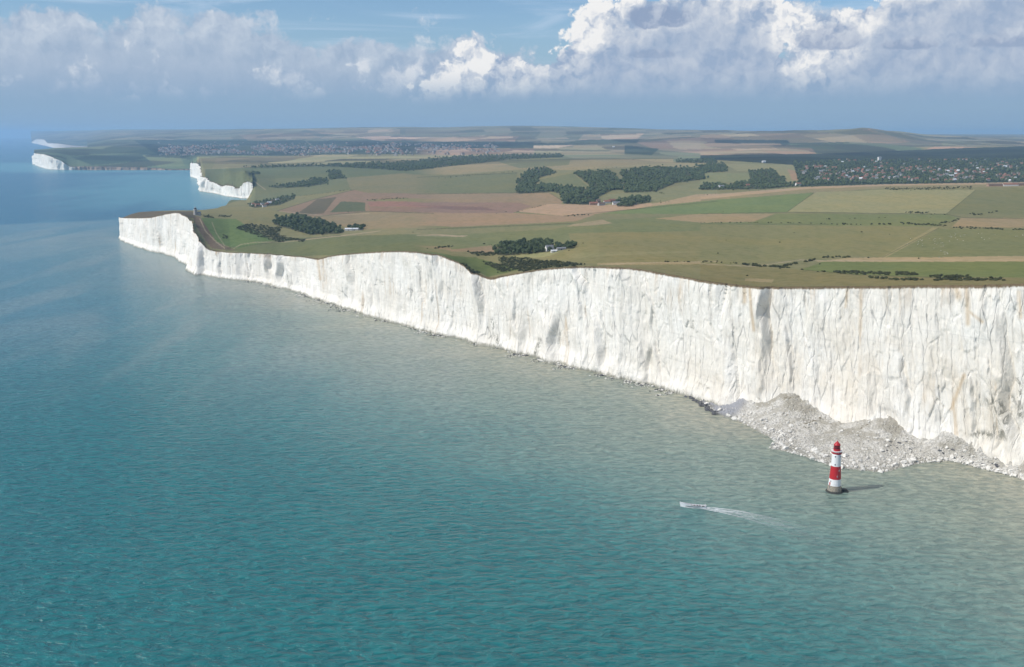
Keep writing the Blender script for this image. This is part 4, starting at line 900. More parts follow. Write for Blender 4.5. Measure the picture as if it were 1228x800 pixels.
# village houses beyond the crest, each its own
vh = []
for kind, (w_, r_) in enumerate(((M_WALLW, M_ROOFR), (M_WALLB, M_ROOFR), (M_WALLW, M_ROOFB), (M_WALLW, M_ROOFG), (M_WALLW, M_ROOFW))):
    V1, Q1 = gable_walls(13, 9, 5, 3.6); V2, Q2 = gable_roof(13, 9, 5, 3.6); V, Q = merge([(V1, Q1), (V2, Q2)])
    vh.append(new_mesh('house', V, Q, [M_WALLD if w_ is M_WALLW else w_, r_], None, False, [0] * len(Q1) + [1] * len(Q2)))
HLAB = ['white walled house with red roof among the village trees', 'brick house with red roof among the village trees', 'white walled house with brown roof among the village trees', 'white house with grey roof among the village trees', 'pale roofed house among the village trees']
pts = []; used = set(); tries = 0
while len(pts) < 235 and tries < 9000:
    tries += 1; x = RNG.uniform(960, 1226); y = RNG.uniform(192, 219) if RNG.random() < .5 else RNG.uniform(200, 217)
    if fbm(np.array([x / 28]), np.array([y / 7]), 2, 77)[0] < -.12 or (x < 985 and y < 200): continue
    if any((x - a) ** 2 / 9 + (y - b) ** 2 / 1.6 < 1 for a, b in pts): continue
    p = land_at(x, y)
    if p is None or p[1] < 3900 or p[1] > 7600: continue
    pts.append((x, y)); k = int(RNG.choice(5, p=[.34, .24, .18, .16, .08])); o = vh[k] if k not in used else vh[k].copy()
    if k in used: COL.objects.link(o)
    used.add(k); s_ = RNG.uniform(.8, 1.2); o.location = (p[0], p[1], p[2] + 3.0); o.rotation_euler = (0, 0, RNG.uniform(-.6, .6) + (1.57 if RNG.random() < .3 else 0)); o.scale = (s_, s_, s_ * 1.15)
    tag(o, HLAB[k], 'house', HLAB[k].replace('house', 'houses'))
# the far town under the haze
V1, Q1 = gable_walls(16, 11, 7, 4); V2, Q2 = gable_roof(16, 11, 7, 4); Vh, Qh = merge([(V1, Q1), (V2, Q2)]); Vh = np.array(Vh); TV, TQ, TM, nv = [], [], [], 0
for _ in range(2300):
    x = RNG.uniform(190, 600); y = 179.5 + RNG.normal() * 3.4 - (x - 250) * .004
    if not (171 < y < 187): continue
    if fbm(np.array([x / 34]), np.array([y / 4]), 2, 83)[0] < -.08 or (x > 520 and RNG.random() < .6): continue
    p = land_at(x, y)
    if p is None or p[1] < 8200: continue
    a = RNG.uniform(0, 3.1); s_ = RNG.uniform(.8, 1.7); ca, sa = math.cos(a) * s_, math.sin(a) * s_
    TV.append(np.stack([Vh[:, 0] * ca - Vh[:, 1] * sa, Vh[:, 0] * sa + Vh[:, 1] * ca, Vh[:, 2] * s_], 1) + np.array(p)); mi_ = int(RNG.integers(0, 3))
    for i, f in enumerate(Qh): TQ.append(tuple(j + nv for j in f)); TM.append(0 if i < len(Q1) else 1 + mi_)
    nv += len(Vh)
o = new_mesh('far_town', np.concatenate(TV), TQ, [M_WALLD, M_ROOFR, M_ROOFG, M_ROOFB], None, False, TM)
tag(o, 'far town of countless tiny pale houses fading into haze', 'town', kind='stuff')

# ------------------------------------------------------------------ lathe helper, clifftop tower
def lathe(prof, n=40, cx=0, cy=0):
    V = []; Q = []
    for r, z in prof:
        for a in range(n): V.append((cx + r * math.cos(a * 2 * math.pi / n), cy + r * math.sin(a * 2 * math.pi / n), z))
    for k in range(len(prof) - 1):
        for a in range(n): Q.append((k * n + a, k * n + (a + 1) % n, (k + 1) * n + (a + 1) % n, (k + 1) * n + a))
    Q.append(tuple(range(n - 1, -1, -1))); Q.append(tuple((len(prof) - 1) * n + a for a in range(n))); return V, Q
bt = put(234.6, 258.2); t = empty('clifftop_tower', bt, .4); tag(t, 'old round stone tower with lantern room alone on the grassy headland', 'tower')
new_mesh('tower', *lathe([(5.2, -2), (4.9, 6), (4.4, 14.5), (4.7, 14.8), (4.7, 15.6), (4.2, 15.7)], 28), [M_WALLG], t)
la = new_mesh('lantern_room', *lathe([(2.6, 15.7), (2.6, 18.4)], 20), [M_GLASS], t); new_mesh('dome', *lathe([(2.9, 18.4), (2.7, 19.0), (1.7, 20.2), (.4, 21), (.15, 22.2)], 20), [M_ROOFG], la)
new_mesh('house_wing', *merge([box(4.2, 13, -4, 4, -2, 6.0)]), [M_WALLG], t); new_mesh('roof', *[[tuple(np.array(v) + (8.6, 0, 0)) for v in gable_roof(8.8, 8, 6, 2.5)[0]], gable_roof(8.8, 8, 6, 2.5)[1]], [M_ROOFG], t)
for z in (3, 7, 11):
    new_mesh('window', *box(-.5, .5, -5.1, -4.2, z, z + 1.5), [M_GLASS], t)

# ------------------------------------------------------------------ sheep
M_WOOL = simple('wool', (.70, .66, .58), .95, .1); M_FACE = simple('sheep_face', (.10, .09, .08), .9)
def sheep_mesh():
    bm = bmesh.new()
    def blob(c, r, s=2):
        q = bmesh.ops.create_icosphere(bm, subdivisions=s, radius=1.0)['verts']
        for v in q: v.co = (v.co.x * r[0] + c[0], v.co.y * r[1] + c[1], v.co.z * r[2] + c[2])
    blob((0, 0, .68), (.62, .33, .34)); blob((.58, 0, .86), (.2, .16, .2)); n0 = len(bm.faces); blob((.80, 0, .92), (.20, .10, .12))
    for x in (-.38, .36):
        for y in (-.16, .16): blob((x, y, .22), (.06, .06, .28), 1)
    bm.faces.ensure_lookup_table(); me = bpy.data.meshes.new('sheep')
    for i, f in enumerate(bm.faces): f.material_index = int(i >= n0); f.smooth = True
    bm.to_mesh(me); bm.free(); me.materials.append(M_WOOL); me.materials.append(M_FACE); return me
sm = sheep_mesh(); k = 0
for cxy, n, spr in (((845, 510), 14, (32, 14)), ((965, 488), 14, (20, 12)), ((905, 512), 9, (22, 14)), ((925, 552), 8, (16, 6)), ((1085, 488), 6, (20, 8)), ((1205, 484), 7, (18, 4))):
    for _ in range(n):
        q = Z4((cxy[0] + RNG.normal() * spr[0], cxy[1] + RNG.normal() * spr[1]))[0]; p = land_at(*q)
        if not p: continue
        o = bpy.data.objects.new('sheep', sm); COL.objects.link(o); o.location = p; o.rotation_euler = (0, 0, RNG.uniform(0, 6.3)); s_ = RNG.uniform(1.0, 1.2); o.scale = (s_,) * 3
        tag(o, 'white sheep grazing on the open pasture beside the hedge', 'sheep', 'sheep grazing on the pasture')

# ------------------------------------------------------------------ rockfall at the foot of the cliff
WL = np.array([(816, 470), (835, 478), (850, 488), (862, 497), (885, 505), (905, 515), (925, 526), (934, 532), (922, 538), (940, 541), (960, 546), (980, 553), (1000, 560), (1030, 564), (1061, 566.5), (1085, 560), (1100, 556), (1140, 552.5), (1165, 559), (1190, 565), (1215, 571), (1240, 580), (1300, 597), (1380, 624)], float)
FT = np.array([(832, 471), (850, 476), (866, 481), (881, 482), (905, 479), (925, 474), (945, 471.5), (955, 476), (967, 482), (979, 490), (1000, 501), (1012, 505), (1030, 502), (1045, 501), (1062, 502.5), (1080, 510), (1095, 518), (1140, 523), (1155, 530), (1165, 539), (1196, 547), (1224, 560), (1290, 583), (1375, 612)], float)
NT_, NS_ = 420, 90
def resamp(A, n):
    s_ = np.linspace(0, 1, len(A)); q = np.linspace(0, 1, n); return np.stack([np.interp(q, s_, A[:, 0]), np.interp(q, s_, A[:, 1])], 1)
wl, ft = resamp(WL, NT_), resamp(FT, NT_)
wl[:, 1] += 1.1 * fbm(np.linspace(0, 46, NT_), np.zeros(NT_), 3, 501)
W3 = on_z(wl[:, 0], wl[:, 1], 0.0)
mb = bN[:, 0] / bN[:, 1]; yb = np.interp(m_of(ft[:, 0], ft[:, 1]), mb, bN[:, 1])
yb = yb - 5.0 * sstep(1120, 1170, ft[:, 0]); F3 = on_Y(ft[:, 0], ft[:, 1], yb + 1.0)
dirn = F3[:, :2] - W3[:, :2]; ln = np.hypot(*dirn.T)[:, None]; dirn = dirn / ln
S_ = np.linspace(-.12, 1.25, NS_)[:, None]
base = W3[None] + (F3 - W3)[None] * np.minimum(S_, 1)[..., None]
ext = np.where(S_ > 1, (S_ - 1) * 60, 0); base[..., :2] += dirn[None] * ext[..., None]; base[..., 2] += ext * .75
prof = np.clip(S_, 0, 1); hz = F3[None, :, 2] * (.22 * prof + .78 * prof ** 2.6) + ext * .75
px_, py_ = base[..., 0], base[..., 1]; env = np.clip(prof * 4 + .12, 0, 1) * np.clip(F3[None, :, 2] / 8, .25, 1)
hz = hz + env * (3.2 * fbm(px_ / 26, py_ / 26, 3, 511) + 1.5 * np.abs(fbm(px_ / 7, py_ / 7, 3, 521)) + .8 * fbm(px_ / 2.6, py_ / 2.6, 2, 531)) + .5 * np.clip(prof * 8, 0, 1)
base[..., 2] = np.where(S_ < 0, -2.5, hz)
def mat_scree():
    t = NT('chalk_rubble'); pos = t.n('ShaderNodeNewGeometry').outputs['Position']; gr = t.attr('grey'); up = t.attr('up')
    vo = t.n('ShaderNodeTexVoronoi', {'Vector': pos, 'Scale': .55, 'Randomness': 1.0, 'Detail': 2.0}); cell = t.n('ShaderNodeSeparateColor', {0: vo.outputs['Color']}).outputs[0]
    n = t.noise(t.mapping(pos, sc=(1 / 16, 1 / 16, 1 / 16)), 1, 6, .65); f = t.noise(t.mapping(pos, sc=(1 / 2.5, 1 / 2.5, 1 / 2.5)), 1, 5, .7)
    c = t.mix(cell, (.38, .355, .31), (.68, .65, .59)); c = t.mix(t.ramp(n, .40, .66), c, (.50, .47, .405)); c = t.mix(t.math('MULTIPLY', up, t.ramp(n, .38, .6)), c, (.41, .378, .315))
    c = t.mix(t.math('MULTIPLY', t.ramp(t.noise(t.mapping(pos, loc=(7, 2, 0), sc=(1 / 20, 1 / 12, 1 / 20)), 1, 5, .7), .60, .68), up), c, (.17, .14, .08))
    c = t.mix(t.math('MULTIPLY', t.ramp(f, .58, .72), .5), c, (.26, .245, .21)); c = t.mix(gr, c, t.mix(f, (.30, .30, .32), (.44, .44, .46)))
    z = t.n('ShaderNodeSeparateXYZ', {0: pos}).outputs[2]; c = t.mix(t.ramp(z, 1.5, .2, 0, .55), c, (.22, .21, .16))
    b = t.bsdf(Base_Color=c, Roughness=.95); t.set(b.inputs['Specular IOR Level'], .1)
    t.set(b.inputs['Normal'], t.bump(t.math('ADD', f, t.math('MULTIPLY', vo.outputs[0], -1.0)), 1.4, .9)); return t.m
M_SCREE = mat_scree()
o = np_mesh('rockfall', base.reshape(-1, 3), grid_quads(NS_, NT_), [M_SCREE], True)
xpx = np.broadcast_to(wl[None, :, 0], base.shape[:2]); vattr(o, 'grey', sstep(884, 868, xpx).ravel()); vattr(o, 'up', np.broadcast_to(sstep(.45, .8, prof), base.shape[:2]).ravel())
tag(o, kind='structure')
def rubble_at(tq, sq):
    i = np.clip((sq + .12) / 1.37 * (NS_ - 1), 0, NS_ - 1.01); j = np.clip(tq * (NT_ - 1), 0, NT_ - 1.01); return base[int(i), int(j)]
def rock_geo(seed, sub):
    V, T = sub; r = np.random.default_rng(seed); V = V.copy(); V *= (.78 + .5 * fbm(V[:, 0] * 1.1 + seed, V[:, 1] * 1.1 + V[:, 2], 3, seed))[:, None]
    for _ in range(7):                                            # cleave flat faces
        d = r.normal(size=3); d /= np.linalg.norm(d); h = V @ d; lim = r.uniform(.38, .62); V = V - np.maximum(h - lim, 0)[:, None] * d[None]
    return V * np.array([1.0, .82, .68]), T
M_ROCK = simple('chalk_block', (.66, .635, .58), .95, .22, 1.5); M_FLINT = simple('dark_wet_rock', (.085, .085, .09), .7, .4, 1.2)
rocks = [np_mesh('boulder', *rock_geo(700 + k, ICO1), [M_ROCK], False) for k in range(6)]
drk = [np_mesh('boulder', *rock_geo(740 + k, ICO1), [M_FLINT], False) for k in range(3)]
cand = []
for _ in range(5200):
    tq = RNG.beta(1.3, 1.15) * .92 + .04; sq = RNG.beta(.8, 1.5)
    if tq < .16 and RNG.random() < .8: continue
    p = rubble_at(tq, sq); cand.append((p, float(np.clip(RNG.lognormal(-.55, .72), .28, 3.8)) * (1.25 if sq < .3 else .85), sq))
cand.sort(key=lambda c: -c[1]); MV, MT, nv = [], [], 0; used = set(); small = [rock_geo(760 + k, ico(1)) for k in range(5)]
for i, (p, r_, sq) in enumerate(cand):
    if i < 205:
        k = i % 6; o = rocks[k] if k not in used else rocks[k].copy()
        if k in used: COL.objects.link(o)
        used.add(k); o.location = (p[0], p[1], p[2] + r_ * .15); o.rotation_euler = (RNG.uniform(-.5, .5), RNG.uniform(-.5, .5), RNG.uniform(0, 6.3)); o.scale = (r_,) * 3
        tag(o, 'pale chalk boulder at the waterline of the rockfall' if sq < .25 else 'pale chalk boulder lying on the rubble of the rockfall', 'boulder', 'boulders at the waterline' if sq < .25 else 'boulders on the rockfall')
    else:
        V, T = small[i % 5]; a = RNG.uniform(0, 6.3); ca, sa = math.cos(a), math.sin(a)
        MV.append(np.stack([V[:, 0] * ca - V[:, 1] * sa, V[:, 0] * sa + V[:, 1] * ca, V[:, 2]], 1) * r_ + p + np.array([0, 0, .15 * r_])); MT.append(T + nv); nv += len(V)
tag(np_mesh('rubble', np.concatenate(MV), np.concatenate(MT), [M_ROCK], False), 'loose chalk rubble covering the rockfall', 'rubble', kind='stuff')
# fallen blocks and weed-dark rocks along the rest of the cliff foot
used = set()
for i in range(70):
    f = RNG.random(); q = (821 + 38 * f + RNG.normal() * 1.6, 473.0 + 23 * f ** 1.1 + RNG.normal() * .9); p = on_z(q[0], q[1], .4); k = i % 3; o = drk[k] if k not in used else drk[k].copy()
    if k in used: COL.objects.link(o)
    used.add(k); r_ = RNG.uniform(1.4, 3.8); o.location = p; o.rotation_euler = (0, 0, RNG.uniform(0, 6.3)); o.scale = (r_, r_, r_ * .6); tag(o, 'dark wet rock on the shingle spit where the rockfall begins', 'boulder', 'dark rocks on the spit')
for i in range(22):
    f = RNG.random(); a = rubble_at(.60 + .26 * f, .45 + .3 * RNG.random()); k = i % 3; o = drk[k].copy(); COL.objects.link(o); r_ = RNG.uniform(.9, 2.2); o.location = a; o.rotation_euler = (0, 0, RNG.uniform(0, 6.3)); o.scale = (r_ * 1.5, r_, r_ * .6)
    tag(o, 'dark rock lying high on the pale rubble behind the lighthouse', 'boulder', 'dark rocks on the rubble')
n = len(bN); j0 = int(np.argmin(np.abs(to_px(bN)[0] - 300))); j1 = int(np.argmin(np.abs(to_px(bN)[0] - 815))); MV, MT, nv = [], [], 0; MM = []
for i in range(6500):
    j = int(RNG.integers(j0, j1)); den = fbm(np.array([j / 22.]), np.array([.5]), 3, 91)[0]
    if den < RNG.uniform(-.25, .45): continue
    off = abs(RNG.normal()) * (7 + 14 * max(0, den)); nn = nrmN[j]; r_ = float(np.clip(RNG.lognormal(.05, .5), .4, 3.4)); V, T = small[i % 5]
    MV.append(V * r_ + np.array([bN[j, 0] + nn[0] * (off + 1.5), bN[j, 1] + nn[1] * (off + 1.5), .2])); MT.append(T + nv); nv += len(V); MM += [int(RNG.random() < .5)] * len(T)
tag(np_mesh('fallen_rocks', np.concatenate(MV), np.concatenate(MT), [M_ROCK, M_FLINT], False, np.array(MM)), 'line of small fallen rocks strewn along the cliff foot', 'rocks', kind='stuff')

# ------------------------------------------------------------------ the striped lighthouse
def paint(name, rgb, rough=.45):
    t = NT(name); tc = t.n('ShaderNodeTexCoord').outputs['Object']; n = t.noise(t.mapping(tc, sc=(1.2, 1.2, .12)), 1, 5, .65); f = t.noise(tc, 2.5, 4, .7)
    c = np.array(rgb); col = t.mix(t.math('MULTIPLY', t.ramp(n, .48, .72), .35), tuple(c), tuple(c * .72 + np.array([.03, .022, .012]))); col = t.mix(t.math('MULTIPLY', t.ramp(f, .6, .75), .15), col, tuple(c * .6))
    t.bsdf(Base_Color=col, Roughness=rough); return t.m
M_RED = paint('red_paint', (.46, .012, .016)); M_WHITE = paint('white_paint', (.80, .80, .79)); M_GRAN = simple('weathered_granite', (.30, .265, .205), .9, .3, .9, bump=.1); M_WEED = simple('weed_black', (.035, .035, .028), .8, .4, .8)
M_LENS = simple('lantern_glass', (.05, .015, .02), .12, .2); M_STEEL = simple('grey_steel', (.25, .25, .26), .5, .2, 2)
lp = on_z(1000.5, 589.3, 0.0); L = empty('lighthouse', tuple(lp), 0); tag(L, 'red and white striped lighthouse standing in the sea off the rockfall', 'lighthouse')
new_mesh('foundation', *lathe([(7.2, -3), (7.0, .5), (6.3, 1.0), (6.0, 1.05)], 48), [M_WEED], L, True)
def rad(z): return 3.62 + (5.75 - 3.62) * (1 - z / 32.5) ** 1.55
def shaft(z0, z1, k=10): return [(rad(z), z) for z in np.linspace(z0, z1, k)]
new_mesh('granite_base', *lathe(shaft(1.0, 5.9), 64), [M_GRAN], L, True)
def band(z0, z1, m):
    return lathe(shaft(z0, z1), 64), m
V, Q, MI = [], [], []
for k, (z0, z1) in enumerate(((5.9, 11.4), (11.4, 22.4), (22.4, 32.5))):
    v, q = lathe(shaft(z0, z1, 12), 64); q = q[:-2] if k < 2 else q[:-2] + q[-1:]; Q += [tuple(i + len(V) for i in f) for f in q]; V += v; MI += [1 if k == 1 else 0] * len(q)
tw = new_mesh('tower', V, Q, [M_WHITE, M_RED], L, False, MI); tw.data.polygons.foreach_set('use_smooth', [len(p.vertices) == 4 for p in tw.data.polygons])
g = new_mesh('gallery', *lathe([(3.62, 32.5), (4.05, 33.0), (4.35, 33.4), (4.35, 33.9), (3.4, 33.95)], 48), [M_RED], L)
rl = merge([lathe([(4.22, 35.0), (4.30, 35.0), (4.30, 35.1), (4.22, 35.1)], 40), lathe([(4.22, 34.5), (4.28, 34.5), (4.28, 34.57), (4.22, 34.57)], 40)] + [lathe([(.05, 33.9), (.05, 35.05)], 6, 4.26 * math.cos(a * .3927), 4.26 * math.sin(a * .3927)) for a in range(16)])
new_mesh('railing', *rl, [M_WHITE], g)
lr = new_mesh('lantern_room', *lathe([(2.75, 33.95), (2.75, 36.4), (2.95, 36.45), (2.95, 36.7)], 32), [M_RED], L)
new_mesh('glazing', *lathe([(2.3, 36.7), (2.3, 39.6)], 24), [M_LENS], lr)
new_mesh('glazing_bars', *merge([lathe([(.09, 36.7), (.09, 39.6)], 6, 2.36 * math.cos(a * .3927), 2.36 * math.sin(a * .3927)) for a in range(16)] + [lathe([(2.32, 38.1), (2.42, 38.1), (2.42, 38.22), (2.32, 38.22)], 32)]), [M_RED], lr)
dm = new_mesh('dome', *lathe([(2.75, 39.6), (2.8, 39.85), (2.55, 40.5), (2.0, 41.4), (1.2, 42.1), (.62, 42.4), (.62, 42.9), (.35, 43.2), (.07, 43.3), (.07, 44.6)], 32), [M_RED], L, True)
def on_shaft(name, ang, z, w_, h_, m, par, d=.14):
    r = rad(z + h_ / 2); c, s_ = math.cos(ang), math.sin(ang); v, q = box(-d, .35, -w_ / 2, w_ / 2, z, z + h_)
    return new_mesh(name, [(c * (r - x + 0) - s_ * y, s_ * (r - x) + c * y, zz) for x, y, zz in v], [f[::-1] for f in q], [m], par)
for ang, z in ((-2.1, 30.2), (-.95, 30.2), (-1.15, 18.3), (-2.05, 23.4), (-1.5, 13.5), (-2.6, 9.0)):
    wv = on_shaft('window', ang, z, .8, 1.3, M_WHITE if 11 < z < 22 else M_STEEL, L, .10); on_shaft('pane', ang, z + .2, .5, .9, M_GLASS, wv, .16)
on_shaft('door', -2.75, 6.2, 1.2, 2.4, M_RED, L)
on_shaft('ladder', -2.75, 1.0, .5, 5.2, M_STEEL, L, .2)
lj = merge([box(4.6, 10.8, -3.0, 2.6, -2.5, 1.4), box(5.0, 9.6, -2.4, 2.0, 1.4, 2.0), box(4.9, 5.9, -1.0, .6, 2.0, 3.6)])
new_mesh('landing_stage', *lj, [M_WEED], L)

# ------------------------------------------------------------------ boat, its people, its wake
M_HULL = paint('boat_white', (.80, .81, .82), .35); M_DECK = simple('boat_deck', (.045, .038, .034), .8, .3); M_BLUEB = simple('blue_band', (.05, .14, .30), .5, .1)
bp = on_z(831.5, 608.3, 0.0); hd = np.array([-.984, .18]); BANG = math.atan2(hd[1], hd[0])
B = empty('boat', (bp[0], bp[1], 0), BANG); tag(B, 'long open white motor boat carrying passengers and trailing foam', 'boat')
LB = 20.0
def hull_sec(f):           # f 0 stern .. 1 bow: half beam at the gunwale, at the waterline, gunwale height, keel
    bw = 2.5 * (1 - max(0, (f - .35) / .65) ** 2.3) * (.86 + .14 * min(1, f / .2)); return max(bw, .04), max(bw * (.80 - .25 * f), .03), 1.6 + .3 * max(0, 1 - f / .12) + 2.4 * f ** 3.4, -.55 + .3 * f ** 4
HV, HQ = [], []; NSEC = 26
for i in range(NSEC):
    f = i / (NSEC - 1); x = (f - .5) * LB; b, w_, g_, k_ = hull_sec(f); xo = x + .9 * f ** 6
    ring = [(x, 0, k_), (x, -w_ * .75, -.25), (x + .1 * f, -w_, .15), (xo, -b, g_), (xo, -b + min(.2, b * .5), g_ + .02), (x, -max(b - .36, .02), .78), (x, 0, .75), (x, max(b - .36, .02), .78), (xo, b - min(.2, b * .5), g_ + .02), (xo, b, g_), (x + .1 * f, w_, .15), (x, w_ * .75, -.25)]
    HV += ring
for i in range(NSEC - 1):
    for a in range(12): HQ.append((i * 12 + a, i * 12 + (a + 1) % 12, (i + 1) * 12 + (a + 1) % 12, (i + 1) * 12 + a))
HQ.append(tuple(range(11, -1, -1))); HQ.append(tuple((NSEC - 1) * 12 + a for a in range(12)))
hm = [1 if (f_ % 12) in (5, 6, 7) else 0 for f_ in range((NSEC - 1) * 12)] + [0, 0]
new_mesh('hull', HV, HQ, [M_HULL, M_DECK], B, False, hm)
for x in (-5.0, -3.0, -.6, 1.6, 3.6):
    b = hull_sec(x / LB + .5)[0]; new_mesh('bench', *box(x - .22, x + .22, -b + .25, b - .25, 1.08, 1.17), [M_DECK], B)
new_mesh('foredeck', [(6.9, -1.0, 2.5), (6.9, 1.0, 2.5), (10.3, .1, 3.75), (10.3, -.1, 3.75), (6.9, -.95, 2.35), (6.9, .95, 2.35), (10.2, .08, 3.6), (10.2, -.08, 3.6)], [(0, 1, 2, 3), (7, 6, 5, 4), (0, 4, 5, 1), (1, 5, 6, 2), (2, 6, 7, 3), (3, 7, 4, 0)], [M_HULL], B)
new_mesh('console', *merge([box(-6.4, -5.7, -.6, .6, .77, 2.0), box(-6.0, -5.8, -.5, .5, 2.0, 2.45)]), [M_HULL], B)
new_mesh('engine_cover', *merge([box(-8.2, -7.2, -.7, .7, .77, 1.6)]), [M_DARK], B)
new_mesh('stern_post', *lathe([(.13, 1.2), (.11, 3.1), (.22, 3.1), (.22, 3.35)], 10, -9.0, 0), [M_HULL], B)

def person_mesh(coat, legs, hair, stand):
    P = {}; E = []; R = []
    def v(n_, co, r): P[n_] = len(R); R.append((co, r))
    hz_ = .95 if stand else .48
    v('pel', (0, 0, hz_), .155); v('bel', (0, 0, hz_ + .2), .15); v('chest', (.02, 0, hz_ + .42), .17); v('neck', (.02, 0, hz_ + .58), .065); v('head', (.04, 0, hz_ + .70), .10); v('crown', (.04, 0, hz_ + .82), .085)
    E += [('pel', 'bel'), ('bel', 'chest'), ('chest', 'neck'), ('neck', 'head'), ('head', 'crown')]
    for s_, q in ((-1, 'l'), (1, 'r')):
        v('hip' + q, (0, .10 * s_, hz_ - .03), .10)
        if stand: v('kn' + q, (.03, .11 * s_, .50), .07); v('an' + q, (-.02, .11 * s_, .09), .05); v('to' + q, (.14, .12 * s_, .04), .04)
        else: v('kn' + q, (.42, .13 * s_, hz_ - .01), .075); v('an' + q, (.42, .13 * s_, .09), .05); v('to' + q, (.58, .14 * s_, .05), .04)
        v('sh' + q, (.02, .20 * s_, hz_ + .47), .075); v('el' + q, (.04, .27 * s_, hz_ + .20), .055); v('wr' + q, (.26, .17 * s_, hz_ + .10), .04); v('ha' + q, (.34, .15 * s_, hz_ + .10), .045)
        E += [('pel', 'hip' + q), ('hip' + q, 'kn' + q), ('kn' + q, 'an' + q), ('an' + q, 'to' + q), ('chest', 'sh' + q), ('sh' + q, 'el' + q), ('el' + q, 'wr' + q), ('wr' + q, 'ha' + q)]
    me = bpy.data.meshes.new('skeleton'); me.from_pydata([c for c, _ in R], [(P[a], P[b]) for a, b in E], []); o = bpy.data.objects.new('skeleton', me); COL.objects.link(o)
    md = o.modifiers.new('skin', 'SKIN'); 
    for i, (_, r) in enumerate(R): me.skin_vertices[0].data[i].radius = (r, r)
    me.skin_vertices[0].data[P['pel']].use_root = True
    o.modifiers.new('sub', 'SUBSURF').levels = 1
    dg = bpy.context.evaluated_depsgraph_get(); out = bpy.data.meshes.new_from_object(o.evaluated_get(dg)); bpy.data.objects.remove(o)
    out.name = 'person'; out.materials.clear()
    skin = bpy.data.materials.get('skin_tone') or simple('skin_tone', (.45, .27, .19), .6)
    for m in (coat, legs, skin, hair): out.materials.append(m)
    for p in out.polygons:
        c = p.center; p.use_smooth = True
        p.material_index = 3 if c.z > hz_ + .79 or (c.z > hz_ + .68 and c.x < -.01) else 2 if (c.z > hz_ + .57 or c.x > .285 and hz_ + .05 < c.z < hz_ + .2 and abs(c.y) > .1 and not (not stand and c.z < hz_ + .05)) else 0 if c.z > hz_ + .03 else 1
    return out
M_HAIR = simple('dark_hair', (.03, .022, .016), .8); M_NAVY = simple('navy_cloth', (.015, .02, .035), .9); M_BLACK = simple('black_cloth', (.012, .012, .014), .9); M_ORANGE = simple('orange_cloth', (.60, .16, .03), .8); M_PALE = simple('pale_cloth', (.62, .60, .55), .9)
crew = [(-5.0, 0, M_NAVY, True, 'standing person in dark jacket steering the boat'), (3.4, .4, M_BLACK, False, 'person in black coat seated nearest the bow'), (1.4, -.5, M_BLACK, False, 'person in black seated on the bench behind the bow seat'), (1.4, .6, M_PALE, False, 'person in pale top seated amidships'),
        (-.8, -.4, M_ORANGE, False, 'person in orange top seated amidships'), (-.8, .5, M_NAVY, False, 'person in navy coat sitting beside the orange top'), (-3.2, -.6, M_BLACK, False, 'person in black seated just ahead of the helm'), (-3.2, .5, M_NAVY, False, 'person in navy seated just ahead of the helm')]
ca, sa = math.cos(BANG), math.sin(BANG)
for x, y, m, st, lab in crew:
    o = bpy.data.objects.new('person', person_mesh(m, M_BLACK, M_HAIR, st)); COL.objects.link(o); o.location = (bp[0] + x * ca - y * sa, bp[1] + x * sa + y * ca, .45); o.rotation_euler = (0, 0, BANG); o.scale = (1.1, 1.1, 1.1)
    o.location.z = .77
    tag(o, lab, 'person', 'people aboard the boat')

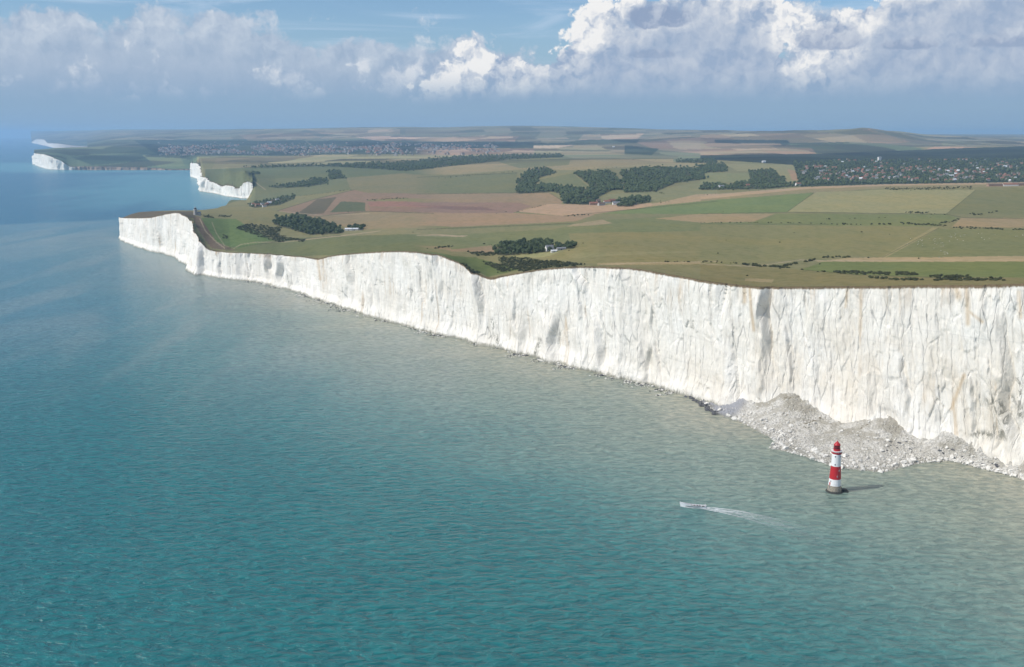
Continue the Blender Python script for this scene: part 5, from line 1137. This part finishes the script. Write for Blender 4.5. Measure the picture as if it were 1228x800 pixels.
def mat_foam():
    t = NT('foam'); pos = t.n('ShaderNodeNewGeometry').outputs['Position']; s_ = t.attr('along'); e = t.attr('edge'); core = t.attr('core')
    n = t.noise(t.mapping(pos, rot=(0, 0, .4), sc=(1 / 7.0, 1 / 4.5, 1)), 1, 7, .8, 1.2)
    a = t.math('MULTIPLY', t.ramp(t.math('ADD', n, t.math('MULTIPLY', core, .40)), .50, 1.05), t.math('MULTIPLY', s_, e))
    b = t.bsdf(Base_Color=(.78, .82, .82, 1), Roughness=.7, Alpha=a); return t.m
M_FOAM = mat_foam()
path = np.array([(845, 609.5), (856, 611), (872, 613.5), (890, 617), (912, 622.5), (940, 630.5), (975, 642), (1010, 655)], float); PW = on_z(path[:, 0], path[:, 1], 0)
PW[0, :2] = [bp[0] - ca * 7.2, bp[1] - sa * 7.2]
ss = np.concatenate([[0], np.cumsum(np.hypot(*np.diff(PW[:, :2], axis=0).T))]); q = np.linspace(0, ss[-1], 90); C = np.stack([pchip(ss, PW[:, 0])(q), pchip(ss, PW[:, 1])(q)], 1); tg = np.gradient(C, axis=0); tg /= np.hypot(*tg.T)[:, None]; nr = np.stack([-tg[:, 1], tg[:, 0]], 1)
tt = np.linspace(-1, 1, 21); half = 2.2 + 13.0 * (q / ss[-1]) ** .6 * (1 + .1 * fbm(q / 15, q * 0, 2, 5)); PV = np.zeros((90, 21, 3)); PV[..., :2] = C[:, None] + nr[:, None] * (tt[None, :] * half[:, None])[..., None]; PV[..., 2] = .06 + .10 * np.maximum(0, 1 - q / 60)[:, None]
o = np_mesh('boat_wake', PV.reshape(-1, 3), grid_quads(90, 21), [M_FOAM]); fr = q / ss[-1]
vattr(o, 'along', np.broadcast_to(np.clip(1.2 * (1 - fr) ** 1.1, 0, 1)[:, None], (90, 21)).ravel()); vattr(o, 'edge', np.broadcast_to((1 - np.abs(tt) ** 4)[None], (90, 21)).ravel())
vattr(o, 'core', (np.maximum(np.exp(-((np.abs(tt)[None] - .72) / .22) ** 2), .75 * np.exp(-(tt[None] / .6) ** 2)) * np.exp(-fr * 1.6)[:, None] * 1.2).ravel()); tag(o, 'white foam wake spreading behind the boat', 'wake', kind='stuff')
# bow wave and froth round the hull
hp = []
for f in np.linspace(0, 1, 40):
    b, w_, g_, k_ = hull_sec(f); hp.append(((f - .5) * LB, w_ + .02))
SV = []
for sgn in (-1, 1):
    for x, w_ in hp:
        for k in range(5): y = sgn * (w_ + k * .34 * (1 + .9 * (1 - (x / LB + .5)))); SV.append((bp[0] + x * ca - y * sa, bp[1] + x * sa + y * ca, .10 + .05 * (k == 1)))
Qa = np.concatenate([grid_quads(40, 5), grid_quads(40, 5) + 200]); o = np_mesh('bow_wave', np.array(SV), Qa, [M_FOAM]); kk = np.tile(np.arange(5), 80)
vattr(o, 'along', np.full(400, .95)); vattr(o, 'edge', 1 - (kk / 4.0) ** 2); vattr(o, 'core', .85 - kk * .18); tag(o, 'thin white froth along the sides of the moving boat', 'foam', kind='stuff')
